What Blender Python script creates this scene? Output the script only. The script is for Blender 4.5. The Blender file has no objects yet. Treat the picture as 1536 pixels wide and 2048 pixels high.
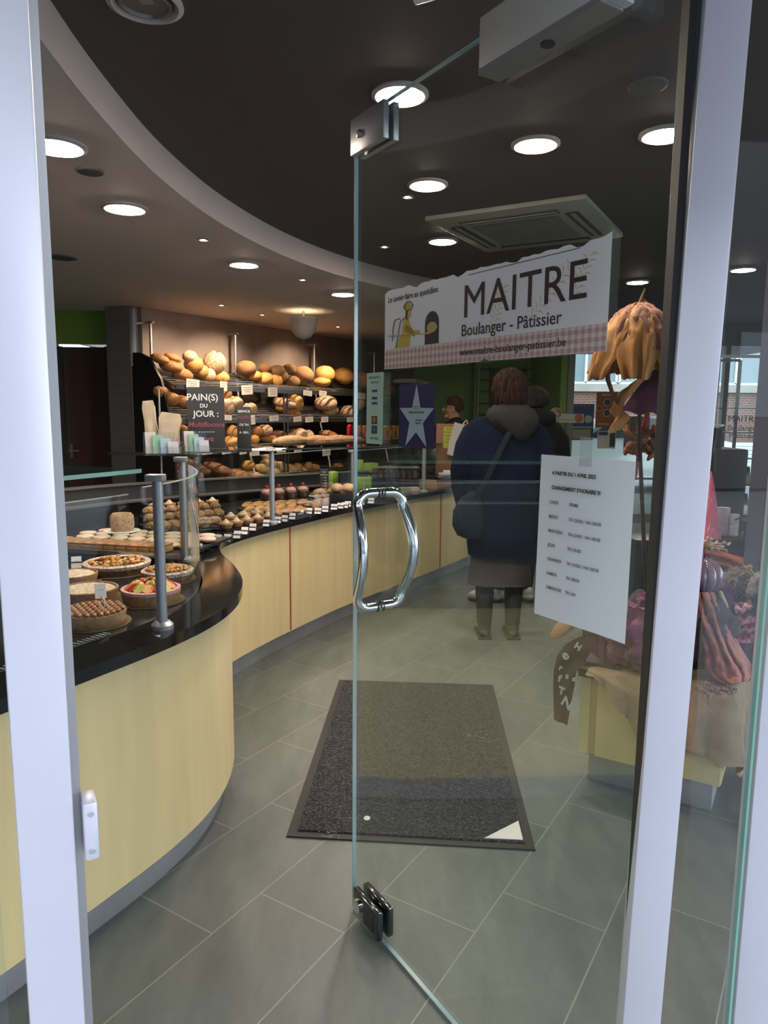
import bpy, bmesh, math, random
from mathutils import Vector, Matrix, Euler, noise
random.seed(7)
sc = bpy.context.scene
COL = sc.collection
R = math.radians

# ------------------------------------------------------------------ camera, sky, exposure
F_PX = 1430.0
PITCH = R(8.04); ROLL = R(0.5); CAM_H = 1.45
cf = Vector((0, math.cos(PITCH), -math.sin(PITCH)))
cu = Vector((0, math.sin(PITCH), math.cos(PITCH)))
cr = Vector((1, 0, 0))
ci = math.cos(ROLL) * cr + math.sin(ROLL) * cu
cj = -math.sin(ROLL) * cr + math.cos(ROLL) * cu
C0 = Vector((0, 0, CAM_H))
cam = bpy.data.cameras.new('camera'); camo = bpy.data.objects.new('camera', cam); COL.objects.link(camo)
cam.sensor_fit = 'VERTICAL'; cam.sensor_height = 36.0; cam.lens = 36.0 * F_PX / 2048.0
cam.clip_start = 0.02; cam.clip_end = 200
m3 = Matrix((ci, cj, -cf)).transposed()
camo.matrix_world = Matrix.Translation(C0) @ m3.to_4x4()
sc.camera = camo

w = bpy.data.worlds.new('overcast_sky'); sc.world = w; w.use_nodes = True
nt = w.node_tree; bg = nt.nodes['Background']
tc = nt.nodes.new('ShaderNodeTexCoord'); sx = nt.nodes.new('ShaderNodeSeparateXYZ'); rp = nt.nodes.new('ShaderNodeValToRGB')
nt.links.new(tc.outputs['Generated'], sx.inputs[0]); nt.links.new(sx.outputs['Z'], rp.inputs[0])
rp.color_ramp.elements[0].color = (0.86, 0.91, 1.0, 1); rp.color_ramp.elements[1].color = (0.76, 0.84, 1.0, 1)
nt.links.new(rp.outputs[0], bg.inputs[0]); bg.inputs[1].default_value = 3.1

sc.view_settings.view_transform = 'Standard'; sc.view_settings.look = 'None'
sc.view_settings.gamma = 1; sc.view_settings.use_curve_mapping = False
sc.view_settings.exposure = 0.88
LAMP = 135.0            # downlight diffuser radiance
sc.cycles.max_bounces = 10; sc.cycles.transparent_max_bounces = 24; sc.cycles.diffuse_bounces = 4
sc.cycles.glossy_bounces = 4; sc.cycles.caustics_reflective = False; sc.cycles.caustics_refractive = False
sc.cycles.sample_clamp_indirect = 6.0; sc.cycles.use_denoising = True

# ------------------------------------------------------------------ measuring helpers (pixel of the 1536x2048 frame -> point in the place)
def ray(x, y): return cf + ci * (x - 768) / F_PX + cj * (1024 - y) / F_PX
def atz(x, y, z):
    d = ray(x, y); return C0 + d * ((z - CAM_H) / d.z)
def aty(x, y, Y):
    d = ray(x, y); return C0 + d * (Y / d.y)
def onplane(x, y, p, n):
    d = ray(x, y); return C0 + d * ((p - C0).dot(n) / d.dot(n))

# ------------------------------------------------------------------ materials
MATS = {}
def mat(name, col=(.5, .5, .5), rough=.5, metal=0., var=0., vscale=8., bump=0., bscale=40., col2=None, spec=None, emit=0., sheen=0., coat=0., stretch=None, contrast=(0.35, 0.65), trans=0.):
    if name in MATS: return MATS[name]
    m = bpy.data.materials.new(name); m.use_nodes = True; MATS[name] = m
    nt = m.node_tree; b = nt.nodes['Principled BSDF']
    b.inputs['Base Color'].default_value = (*col, 1); b.inputs['Roughness'].default_value = rough
    b.inputs['Metallic'].default_value = metal
    if spec is not None: b.inputs['Specular IOR Level'].default_value = spec
    if sheen: b.inputs['Sheen Weight'].default_value = sheen
    if coat: b.inputs['Coat Weight'].default_value = coat
    if trans: b.inputs['Transmission Weight'].default_value = trans
    if emit:
        b.inputs['Emission Color'].default_value = (*col, 1); b.inputs['Emission Strength'].default_value = emit
    if var or col2 or bump:
        tc = nt.nodes.new('ShaderNodeTexCoord'); mp = nt.nodes.new('ShaderNodeMapping')
        if stretch: mp.inputs['Scale'].default_value = stretch
        nt.links.new(tc.outputs['Object'], mp.inputs[0])
        if var or col2:
            n = nt.nodes.new('ShaderNodeTexNoise'); n.inputs['Scale'].default_value = vscale; n.inputs['Detail'].default_value = 5
            nt.links.new(mp.outputs[0], n.inputs['Vector'])
            r = nt.nodes.new('ShaderNodeValToRGB'); r.color_ramp.elements[0].position = contrast[0]; r.color_ramp.elements[1].position = contrast[1]
            c2 = col2 if col2 else tuple(min(1, c * (1 + var)) for c in col)
            c1 = col if col2 else tuple(c * (1 - var) for c in col)
            r.color_ramp.elements[0].color = (*c1, 1); r.color_ramp.elements[1].color = (*c2, 1)
            nt.links.new(n.outputs['Fac'], r.inputs[0]); nt.links.new(r.outputs[0], b.inputs['Base Color'])
        if bump:
            n2 = nt.nodes.new('ShaderNodeTexNoise'); n2.inputs['Scale'].default_value = bscale; n2.inputs['Detail'].default_value = 4
            nt.links.new(mp.outputs[0], n2.inputs['Vector'])
            bp = nt.nodes.new('ShaderNodeBump'); bp.inputs['Strength'].default_value = bump; bp.inputs['Distance'].default_value = .01
            nt.links.new(n2.outputs['Fac'], bp.inputs['Height']); nt.links.new(bp.outputs[0], b.inputs['Normal'])
    return m

def glassmat(name, tint=(.95, .985, .97), f0=.05, rough=.0, haze=0.0):
    """thin architectural glass: mostly clear, mirror part grows towards grazing view (Schlick)"""
    m = bpy.data.materials.new(name); m.use_nodes = True; MATS[name] = m
    nt = m.node_tree; nt.nodes.remove(nt.nodes['Principled BSDF']); out = nt.nodes['Material Output']
    tr = nt.nodes.new('ShaderNodeBsdfTransparent'); tr.inputs[0].default_value = (*tint, 1)
    gl = nt.nodes.new('ShaderNodeBsdfGlossy'); gl.inputs['Roughness'].default_value = rough; gl.inputs[0].default_value = (1, 1, 1, 1)
    g = nt.nodes.new('ShaderNodeNewGeometry')
    dt = nt.nodes.new('ShaderNodeVectorMath'); dt.operation = 'DOT_PRODUCT'
    nt.links.new(g.outputs['Incoming'], dt.inputs[0]); nt.links.new(g.outputs['Normal'], dt.inputs[1])
    def mth(op, a, bb=None):
        n = nt.nodes.new('ShaderNodeMath'); n.operation = op
        for i, v in enumerate((a, bb)):
            if v is None: continue
            if isinstance(v, (int, float)): n.inputs[i].default_value = v
            else: nt.links.new(v, n.inputs[i])
        return n.outputs[0]
    c = mth('ABSOLUTE', dt.outputs['Value']); k = mth('POWER', mth('SUBTRACT', 1.0, c), 5.0)
    fac = mth('ADD', mth('MULTIPLY', k, 1 - f0), f0)
    mx = nt.nodes.new('ShaderNodeMixShader'); nt.links.new(fac, mx.inputs[0]); nt.links.new(tr.outputs[0], mx.inputs[1]); nt.links.new(gl.outputs[0], mx.inputs[2])
    last = mx.outputs[0]
    if haze:
        df = nt.nodes.new('ShaderNodeBsdfDiffuse'); df.inputs[0].default_value = (.8, .85, .85, 1)
        m2 = nt.nodes.new('ShaderNodeMixShader'); m2.inputs[0].default_value = haze
        nt.links.new(last, m2.inputs[1]); nt.links.new(df.outputs[0], m2.inputs[2]); last = m2.outputs[0]
    nt.links.new(last, out.inputs[0]); return m

ALU = mat('brushed_aluminium', (.66, .68, .76), .42, .35, var=.03, vscale=3, spec=.4)
ALU_D = mat('satin_grey_metal', (.42, .43, .44), .35, .7)
GASK = mat('black_rubber', (.02, .02, .02), .6)
CHROME = mat('polished_chrome', (.82, .84, .86), .09, 1.)
STEEL = mat('brushed_steel', (.42, .41, .40), .32, .9, var=.08, vscale=3, stretch=(1, 1, 12))
STEEL_K = mat('brushed_steel_plinth', (.50, .51, .54), .38, .75, var=.15, vscale=3)
BLACKGR = mat('black_polished_stone', (.010, .011, .012), .08, 0, spec=.6)
BLACKM = mat('black_laminate', (.014, .014, .016), .35)
GREEN = mat('green_paint', (.20, .36, .06), .6, var=.05, vscale=2)
MAROON = mat('maroon_door_paint', (.07, .032, .03), .6)
WHITE = mat('white_card', (.72, .73, .72), .7)
PAPER = mat('white_printer_paper', (.78, .84, .85), .6)
INK = mat('black_ink', (.02, .02, .022), .7)
GINK = mat('grey_ink', (.12, .13, .15), .7)
WALLP = mat('taupe_stucco', (.32, .25, .215), .42, metal=.1, var=.18, vscale=2.2, bump=.05, bscale=6)
SOFF = mat('soffit_paint', (.72, .65, .62), .75)
FASC = mat('fascia_paint', (.68, .64, .63), .8)
CEIL = mat('dark_ceiling_paint', (.085, .074, .078), .75)
GL = glassmat('clear_display_glass', (.95, .975, .965), .04)
GLD = glassmat('door_glass', (.90, .945, .925), .058)
GLB = glassmat('window_glass', (.93, .96, .96), .04)
GEDGE = mat('green_glass_edge', (.20, .42, .36), .15, 0, spec=.6)
ACRYL = glassmat('acrylic', (.93, .95, .95), .09)
WOODY = mat('pale_maple_laminate', (.72, .58, .30), .42, var=.045, vscale=3, stretch=(6, 6, .5))
WOODW = mat('maple_edge_strip', (.40, .10, .05), .5)
BOARD = mat('chalkboard', (.022, .023, .028), .7, var=.3, vscale=5)
CHALK = mat('white_chalk', (.75, .76, .74), .9)
CHALKR = mat('dark_red_chalk', (.28, .075, .10), .9)
LAMPM = mat('lamp_diffuser', (1.0, .84, .70), .5, emit=LAMP)
LAMPW = mat('warm_lamp_diffuser', (1.0, .78, .58), .5, emit=LAMP)
SPOTM = mat('small_halogen', (1.0, .8, .55), .5, emit=45)
RING = mat('pale_trim_ring', (.50, .48, .46), .5)
BROWNF = mat('dark_brown_frame', (.055, .045, .05), .5)

# ------------------------------------------------------------------ mesh builder
class MB:
    def __init__(s): s.v = []; s.f = []; s.mi = []; s.k = 0
    def face(s, idx): s.f.append(idx); s.mi.append(s.k)
    def box(s, c, size, rot=None):
        hx, hy, hz = size[0] / 2, size[1] / 2, size[2] / 2; b = len(s.v); M = None
        if rot is not None: M = rot if isinstance(rot, Matrix) else (Matrix.Rotation(rot, 3, 'Z') if isinstance(rot, (int, float)) else Euler(rot).to_matrix())
        for sx in (-1, 1):
            for sy in (-1, 1):
                for sz in (-1, 1):
                    p = Vector((sx * hx, sy * hy, sz * hz)); p = M @ p if M else p
                    s.v.append(p + Vector(c))
        for q in ((0, 1, 3, 2), (4, 6, 7, 5), (0, 4, 5, 1), (2, 3, 7, 6), (0, 2, 6, 4), (1, 5, 7, 3)): s.face([b + i for i in q])
        return s
    def rings(s, rs, caps=True, closed=True):
        b = len(s.v); n = len(rs[0])
        for r in rs: s.v += [Vector(p) for p in r]
        m = n if closed else n - 1
        for i in range(len(rs) - 1):
            for j in range(m):
                a = b + i * n + j; c = b + i * n + (j + 1) % n
                s.face([a, c, c + n, a + n])
        if caps and closed:
            s.face([b + j for j in range(n)][::-1]); s.face([b + (len(rs) - 1) * n + j for j in range(n)])
        return s
    def lathe(s, prof, c=(0, 0, 0), n=24, axis=None, caps=True, sx=1, sy=1):
        c = Vector(c); q = Vector((0, 0, 1)).rotation_difference(Vector(axis)) if axis is not None else None
        rs = []
        for r, z in prof:
            ring = []
            for j in range(n):
                a = 2 * math.pi * j / n; p = Vector((r * math.cos(a) * sx, r * math.sin(a) * sy, z))
                ring.append((q @ p if q else p) + c)
            rs.append(ring)
        return s.rings(rs, caps)
    def cyl(s, p0, p1, r, n=12, r2=None):
        p0 = Vector(p0); p1 = Vector(p1); d = p1 - p0
        return s.lathe([(r, 0), (r if r2 is None else r2, d.length)], p0, n, d.normalized())
    def tube(s, pts, r, n=10, caps=True):
        pts = [Vector(p) for p in pts]; rs = []; up = None
        for i, p in enumerate(pts):
            t = (pts[min(i + 1, len(pts) - 1)] - pts[max(i - 1, 0)]).normalized()
            if up is None:
                up = Vector((0, 0, 1)) if abs(t.z) < .9 else Vector((1, 0, 0)); up = (up - t * up.dot(t)).normalized()
            else: up = (up - t * up.dot(t)).normalized()
            sd = t.cross(up); rr = r[i] if isinstance(r, (list, tuple)) else r
            rs.append([p + (up * math.cos(2 * math.pi * j / n) + sd * math.sin(2 * math.pi * j / n)) * rr for j in range(n)])
        return s.rings(rs, caps)
    def prism(s, poly, z0, z1, M=None):
        """poly 2D CCW in xy, extruded z0..z1, optional matrix"""
        b = len(s.v); n = len(poly)
        for z in (z0, z1):
            for x, y in poly:
                p = Vector((x, y, z)); s.v.append(M @ p if M else p)
        s.face([b + i for i in range(n)][::-1]); s.face([b + n + i for i in range(n)])
        for i in range(n):
            j = (i + 1) % n; s.face([b + i, b + j, b + n + j, b + n + i])
        return s
    def grid(s, fn, nu, nv, thick=0.0):
        b = len(s.v)
        P = [[Vector(fn(i / (nu - 1), j / (nv - 1))) for j in range(nv)] for i in range(nu)]
        for row in P: s.v += row
        for i in range(nu - 1):
            for j in range(nv - 1):
                a = b + i * nv + j; s.face([a, a + 1, a + nv + 1, a + nv])
        return s
    def ell(s, c, r, nu=16, nv=10, rot=None, fn=None):
        c = Vector(c); M = Euler(rot).to_matrix() if rot is not None else None; rs = []
        for i in range(nv + 1):
            th = math.pi * (i + (.02 if i == 0 else (-.02 if i == nv else 0))) / nv; ring = []
            for j in range(nu):
                a = 2 * math.pi * j / nu
                d = Vector((math.sin(th) * math.cos(a), math.sin(th) * math.sin(a), -math.cos(th)))
                k = fn(d) if fn else 1.0
                p = Vector((d.x * r[0] * k, d.y * r[1] * k, d.z * r[2] * k)); ring.append((M @ p if M else p) + c)
            rs.append(ring)
        return s.rings(rs, True)
    def mesh(s, name, mats, sharp=38, solid=0., bevel=0., sub=0):
        me = bpy.data.meshes.new(name); me.from_pydata([tuple(p) for p in s.v], [], s.f)
        if not isinstance(mats, (list, tuple)): mats = [mats]
        for m in mats: me.materials.append(m)
        for p, k in zip(me.polygons, s.mi): p.material_index = k; p.use_smooth = True
        bm = bmesh.new(); bm.from_mesh(me); bmesh.ops.recalc_face_normals(bm, faces=bm.faces)
        if bevel:
            es = [e for e in bm.edges if len(e.link_faces) == 2 and e.calc_face_angle(0) > R(50)]
            bmesh.ops.bevel(bm, geom=es, offset=bevel, segments=2, profile=.5, affect='EDGES', clamp_overlap=True)
        if solid: bmesh.ops.solidify(bm, geom=bm.faces[:], thickness=solid)
        bm.to_mesh(me); bm.free()
        for p in me.polygons: p.use_smooth = True
        me.set_sharp_from_angle(angle=R(sharp)); return me
    def build(s, name, mats, parent=None, loc=None, **k):
        me = s.mesh(name, mats, **k); o = bpy.data.objects.new(name, me); COL.objects.link(o)
        if parent is not None: o.parent = parent
        if loc is not None: o.location = loc
        return o

def thing(name, label, cat, loc=(0, 0, 0), rz=0., group=None):
    o = bpy.data.objects.new(name, None); COL.objects.link(o); o.location = loc; o.rotation_euler = (0, 0, rz)
    o.empty_display_size = .05; o['label'] = label; o['category'] = cat
    if group: o['group'] = group
    return o
def tag(o, label, cat, group=None, kind=None):
    o['label'] = label; o['category'] = cat
    if group: o['group'] = group
    if kind: o['kind'] = kind
    return o
def struct(o): o['kind'] = 'structure'; return o
def sempty(name, loc=(0, 0, 0), rz=0.):
    o = bpy.data.objects.new(name, None); COL.objects.link(o); o.location = loc; o.rotation_euler = (0, 0, rz); o['kind'] = 'structure'; return o
def copyo(o, parent=None):
    c = o.copy(); COL.objects.link(c)
    if parent is not None: c.parent = parent
    return c
KIDS = {}
def copy_tree(root):
    c = copyo(root)
    for ch in root.children:
        k = copyo(ch, c)
        for g in ch.children: copyo(g, k)
    return c
def text_mb(txt, size, name, m, parent=None, loc=(0, 0, 0), rot=(R(90), 0, 0), align='LEFT', ext=.0004, sx=1., shear=0., sp=1.0, bold=0.):
    cu_ = bpy.data.curves.new('t', 'FONT'); cu_.body = txt; cu_.size = size; cu_.align_x = align; cu_.extrude = ext; cu_.shear = shear
    cu_.space_character = sp; cu_.offset = bold; cu_.resolution_u = 3
    to = bpy.data.objects.new('t', cu_); COL.objects.link(to); bpy.context.view_layer.update()
    me = bpy.data.meshes.new_from_object(to.evaluated_get(bpy.context.evaluated_depsgraph_get()))
    bpy.data.objects.remove(to); me.materials.clear(); me.materials.append(m); me.name = name
    o = bpy.data.objects.new(name, me); COL.objects.link(o); o.location = loc; o.rotation_euler = rot; o.scale = (sx, 1, 1)
    if parent is not None: o.parent = parent
    return o
ORD = ['first', 'second', 'third', 'fourth', 'fifth', 'sixth', 'seventh', 'eighth', 'ninth', 'tenth', 'eleventh', 'twelfth', 'thirteenth', 'fourteenth', 'fifteenth', 'sixteenth', 'seventeenth', 'eighteenth', 'nineteenth', 'twentieth', 'twenty-first', 'twenty-second', 'twenty-third', 'twenty-fourth', 'twenty-fifth', 'twenty-sixth', 'twenty-seventh', 'twenty-eighth', 'twenty-ninth', 'thirtieth']

def catmull(pts, n=8):
    out = []; P = [Vector(p) for p in pts]; P = [P[0] * 2 - P[1]] + P + [P[-1] * 2 - P[-2]]
    for i in range(1, len(P) - 2):
        for k in range(n):
            t = k / n; a, b, c, d = P[i - 1], P[i], P[i + 1], P[i + 2]
            out.append(.5 * ((2 * b) + (c - a) * t + (2 * a - 5 * b + 4 * c - d) * t * t + (3 * b - a - 3 * c + d) * t ** 3))
    out.append(P[-2]); return out
def resample(c, n):
    L = [0]
    for a, b in zip(c, c[1:]): L.append(L[-1] + (b - a).length)
    out = []
    for k in range(n):
        s = L[-1] * k / (n - 1); i = 0
        while i < len(L) - 2 and L[i + 1] < s: i += 1
        t = (s - L[i]) / max(1e-9, L[i + 1] - L[i]); out.append(c[i].lerp(c[i + 1], min(1, max(0, t))))
    return out
def offset(c, d):
    out = []
    for i, p in enumerate(c):
        t = (c[min(i + 1, len(c) - 1)] - c[max(i - 1, 0)]).normalized(); out.append(p + Vector((-t.y, t.x, 0)) * d)
    return out
def strip(mb, a, b, z0, z1):
    """solid strip between two plan curves of equal count"""
    rs = []
    for p, q in zip(a, b): rs.append([(p.x, p.y, z0), (q.x, q.y, z0), (q.x, q.y, z1), (p.x, p.y, z1)])
    return mb.rings(rs, True)

# ================================================================== THE SETTING
U32 = Vector((math.sin(R(32)), math.cos(R(32)), 0)); N32 = Vector((U32.y, -U32.x, 0))
# front: left post, door opening, right corner post, sidelight, outer post
PL = Vector((-.335, .665, 0)); PR = Vector((.468, 1.105, 0)); FD = (PR - PL).normalized(); FN = Vector((-FD.y, FD.x, 0))   # FN points indoors
PO = Vector((.604, 1.105, 0)); PFL = PL - FD * .65; PFX = PL - FD * 4.6
# floor with a shader of 30 x 60 tiles laid in third bond
def floor_mat():
    m = bpy.data.materials.new('slate_floor_tiles'); m.use_nodes = True; nt = m.node_tree; b = nt.nodes['Principled BSDF']; L = nt.links.new
    def mth(op, a, bb=None):
        n = nt.nodes.new('ShaderNodeMath'); n.operation = op
        for i, v in enumerate((a, bb)):
            if v is None: continue
            if isinstance(v, (int, float)): n.inputs[i].default_value = v
            else: L(v, n.inputs[i])
        return n.outputs[0]
    tc = nt.nodes.new('ShaderNodeTexCoord')
    def dot(v, off):
        d = nt.nodes.new('ShaderNodeVectorMath'); d.operation = 'DOT_PRODUCT'; L(tc.outputs['Object'], d.inputs[0]); d.inputs[1].default_value = v
        return mth('SUBTRACT', d.outputs['Value'], off)
    n = mth('DIVIDE', dot(tuple(N32), -.742), .3085); k = mth('FLOOR', n)
    u = mth('ADD', mth('DIVIDE', dot(tuple(U32), 1.892), .604), mth('MULTIPLY', k, -.3333)); 
    fn = mth('SUBTRACT', n, k); ku = mth('FLOOR', u); fu = mth('SUBTRACT', u, ku)
    en = mth('MULTIPLY', mth('MINIMUM', fn, mth('SUBTRACT', 1, fn)), .3085); eu = mth('MULTIPLY', mth('MINIMUM', fu, mth('SUBTRACT', 1, fu)), .604)
    e = mth('MINIMUM', en, eu); g = mth('LESS_THAN', e, .0021)
    cx = nt.nodes.new('ShaderNodeCombineXYZ'); L(k, cx.inputs[0]); L(ku, cx.inputs[1])
    wn = nt.nodes.new('ShaderNodeTexWhiteNoise'); L(cx.outputs[0], wn.inputs['Vector'])
    mp = nt.nodes.new('ShaderNodeMapping'); mp.inputs['Rotation'].default_value = (0, 0, R(32)); mp.inputs['Scale'].default_value = (3.2, 1, 1); L(tc.outputs['Object'], mp.inputs[0])
    no = nt.nodes.new('ShaderNodeTexNoise'); no.inputs['Scale'].default_value = 3.2; no.inputs['Detail'].default_value = 8; no.inputs['Roughness'].default_value = .65; L(mp.outputs[0], no.inputs['Vector'])
    rr = nt.nodes.new('ShaderNodeValToRGB'); rr.color_ramp.elements[0].color = (.088, .104, .098, 1); rr.color_ramp.elements[1].color = (.158, .178, .168, 1)
    rr.color_ramp.elements[0].position = .3; rr.color_ramp.elements[1].position = .72
    L(mth('ADD', mth('MULTIPLY', no.outputs['Fac'], .85), mth('MULTIPLY', wn.outputs['Value'], .15)), rr.inputs[0])
    mx = nt.nodes.new('ShaderNodeMix'); mx.data_type = 'RGBA'; L(g, mx.inputs[0]); L(rr.outputs[0], mx.inputs[6]); mx.inputs[7].default_value = (.24, .26, .24, 1)
    L(mx.outputs[2], b.inputs['Base Color']); b.inputs['Roughness'].default_value = .42
    bp = nt.nodes.new('ShaderNodeBump'); bp.inputs['Strength'].default_value = .25; bp.inputs['Distance'].default_value = .004
    L(mth('SUBTRACT', no.outputs['Fac'], mth('MULTIPLY', g, .8)), bp.inputs['Height']); L(bp.outputs[0], b.inputs['Normal'])
    return m
XL = -4.5; YB = 11.5
floorpoly = [(PFX.x, PFX.y), (PL.x, PL.y), (PR.x, PR.y), (PO.x, PO.y), (2.6, 4.2), (5.6, 9.6), (5.6, 13), (XL, 13), (XL, PFX.y)]
struct(MB().prism(floorpoly, -.06, 0).build('floor', floor_mat()))
struct(MB().box((0, 4, -.09), (60, 60, .04)).build('pavement', mat('grey_pavement', (.20, .20, .205), .8, var=.15, vscale=2)))

HS = 2.40; HC = 2.54
fcurve = catmull([(-.15, .9, 0), (-.62, 1.35, 0), (-.85, 1.75, 0), (-.92, 2.2, 0), (-.945, 2.75, 0), (-.935, 3.2, 0), (-.87, 3.75, 0), (-.74, 4.3, 0), (-.56, 4.8, 0), (-.30, 5.3, 0), (.02, 5.75, 0), (.40, 6.15, 0), (1.1, 6.75, 0), (2.0, 7.3, 0)], 8)
struct(MB().box((.7, 6.5, HC + .03), (12, 14.5, .06)).build('ceiling', CEIL))
sp = [(p.x, p.y) for p in fcurve] + [(2.3, 8.5), (2.3, 13), (XL, 13), (XL, .2)]
struct(MB().prism([(x, y) for x, y in sp], HS, HC - .001).build('ceiling_2', SOFF, sharp=30))
struct(strip(MB(), fcurve, offset(fcurve, .012), HS - .001, HC - .002).build('trim_1', FASC))
# walls
def wallseg(name, a, b, z0, z1, m, th=.08):
    a = Vector(a); b = Vector(b); d = (b - a); n = Vector((-d.y, d.x, 0)).normalized() * th
    return struct(MB().prism([(a.x, a.y), (b.x, b.y), (b.x + n.x, b.y + n.y), (a.x + n.x, a.y + n.y)], z0, z1).build(name, m))
W0 = Vector((-2.37, 6.97, 0)); UW = Vector((.524, .852, 0)).normalized(); NW = Vector((UW.y, -UW.x, 0))
wb_end = W0 + UW * 5.6
wallseg('wall_rear_left', wb_end, W0, 0, HS, WALLP)
wallseg('wall_front_left_added', tuple(PFX), tuple(PFL), 0, HC, BROWNF)  # solid stretch added out of view; keeps sky reflections off the door glass
wallseg('wall_left', (XL, -1.8, 0), (XL, 7.4, 0), 0, HS, mat('grey_brown_wall_paint', (.11, .10, .105), .7))

wallseg('wall_left', (-2.70, 7.30, 0), (-3.26, 7.30, 0), 2.08, HS, GREEN)
wallseg('wall_left', (-3.26, 7.30, 0), (XL, 7.30, 0), 0, HS, GREEN)
dd = sempty('door_2', (-3.6, 7.33, 0))
wl = aty(236, 950, 7.3).x
dd.location = (-3.0, 7.36, 0)
MB().box((0, 0, 1.03), (.50, .05, 2.06)).build('door_leaf', MAROON, dd)
MB().box((-.20, -.035, 1.02), (.02, .02, .14), None).box((-.17, -.05, 1.02), (.1, .015, .02)).build('handle', ALU_D, dd)
struct(MB().box((-3.24, 7.27, 1.03), (.04, .05, 2.06)).box((-2.78, 7.28, 1.03), (.02, .05, 2.06)).build('trim_2', BROWNF))
wallseg('wall_back', (2.2, YB, 0), (-.1, YB, 0), 0, HC, GREEN)
wallseg('wall_back', (2.28, 9.1, 0), (2.28, YB, 0), 0, HC, GREEN)
cx3 = aty(1508, 860, 3.6).x
struct(MB().prism([(cx3, 3.6), (cx3 + .9, 3.5), (cx3 + .9, 3.62), (cx3 + .16, 3.75)], 0, HC).build('wall_right', mat('plum_brown_column', (.075, .065, .085), .5)))
wallseg('wall_right', (2.62, 4.3, 0), (5.6, 9.3, 0), 0, HC, BROWNF)
# steel column at the end of the bread wall, white cap strip on top of the bread wall
a = aty(216, 800, 6.9); b = aty(268, 800, 6.9)
struct(MB().prism([(a.x, 6.92), (b.x, 6.86), (b.x + .03, 7.2), (a.x, 7.2)], 0, HS).build('wall_left_end', STEEL))
tr3 = MB(); q0 = W0 + NW * .01; q1 = wb_end + NW * .01
tr3.tube([q0 + Vector((0, 0, HS - .012)), q1 + Vector((0, 0, HS - .012))], .011, 6); tr3.tube([q0 + Vector((0, 0, HS - .01)), q0 + Vector((0, 0, 1.0))], .011, 6)
struct(tr3.build('trim_3', RING))

# ---- shop front: posts
def post(name, c, wid, dep, dirv, z0, z1, m=ALU):
    ang = math.atan2(dirv.y, dirv.x); o = MB().box((0, 0, (z0 + z1) / 2), (wid, dep, z1 - z0), None).build(name, m, None, bevel=.003)
    o.location = (c.x, c.y, 0); o.rotation_euler = (0, 0, ang); return struct(o)
lp = post('trim_4', PL + FD * -.0015 + FN * .01, .051, .055, FD, 0, HC)
lp2 = struct(MB().box((0, 0, HC / 2), (.008, .03, HC)).build('trim_5', ALU_D)); lp2.location = (PL + FD * .029 + FN * .02); lp2.rotation_euler = (0, 0, math.atan2(FD.y, FD.x))
GD = Vector((math.cos(R(12)), math.sin(R(12)), 0))
PRV = Vector((math.cos(R(-10)), math.sin(R(-10)), 0)); PRn = Vector((-PRV.y, PRV.x, 0))
pra = aty(1343, 822, 1.075); prb = onplane(1430, 822, pra, PRn); PRC = (pra + prb) / 2 + PRn * .03; PRC.z = 0
rp_ = post('trim_6', PRC - Vector((.016 * 1.45, 0, 0)), (prb - pra).length, .06, PRV, 0, HC); rp_.rotation_euler.y = .016
rg = struct(MB().box((0, 0, HC / 2), (.012, .03, HC)).build('trim_7', GASK)); rg.location = Vector((aty(1329, 822, 1.10).x, 1.10, 0))
post('trim_10', Vector((aty(1338, 822, 1.12).x, 1.13, 0)), .010, .06, Vector((1, 0, 0)), 0, HC, ALU_D)
post('trim_8', PO + Vector((.042, .02, 0)), .06, .05, Vector((.98, -.1, 0)).normalized(), 0, HC)
hd = (PL + PR) / 2; hd2 = MB().box((0, 0, 2.36), ((PR - PL).length + .1, .06, .24)).build('trim_9', ALU); hd2.location = hd; hd2.rotation_euler = (0, 0, math.atan2(FD.y, FD.x)); struct(hd2)
# strike keep on the left post
sk = thing('door_strike', 'small silver strike plate screwed to the left door post', 'strike plate', PL + FD * .039 + FN * -.008 + Vector((0, 0, 1.03)), math.atan2(FD.y, FD.x))
MB().box((0, 0, 0), (.014, .03, .062), None).build('plate', ALU, sk, bevel=.003)
for q_ in (.02, -.02): MB().cyl((0, -.0151, q_), (0, -.017, q_), .003, 8).build('screw', CHROME, sk)
def pane(name, a, b, z0, z1, th=.01, m=GLB):
    a = Vector(a); b = Vector(b); d = b - a; o = MB().box((0, 0, (z0 + z1) / 2), (d.length, th, z1 - z0)).build(name, m)
    o.location = (a + b) / 2; o.rotation_euler = (0, 0, math.atan2(d.y, d.x)); return struct(o)
pane('window_1', PFL, PL - FD * .045, .08, 2.3)
pane('window_2', PRC + Vector((.045, .0, 0)), PO - Vector((.0, .0, 0)), .02, 2.4)
struct(MB().box((PO.x, PO.y, 1.21), (.004, .012, 2.38)).build('trim_12', GEDGE))
for i, t in enumerate((.62,)):
    c = PL - FD * t; post('trim_1%d' % (1 + i), c, .06, .06, FD, 0, HC)
struct(MB().box((0, 0, .04), (.58, .06, .08)).build('trim_13', ALU)); bpy.data.objects['trim_13'].location = (PL + PFL) / 2; bpy.data.objects['trim_13'].rotation_euler = (0, 0, math.atan2(FD.y, FD.x))
pane('window_3', PO + Vector((.07, .02, 0)), Vector((2.45, 3.45, 0)), .1, 2.4)
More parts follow.
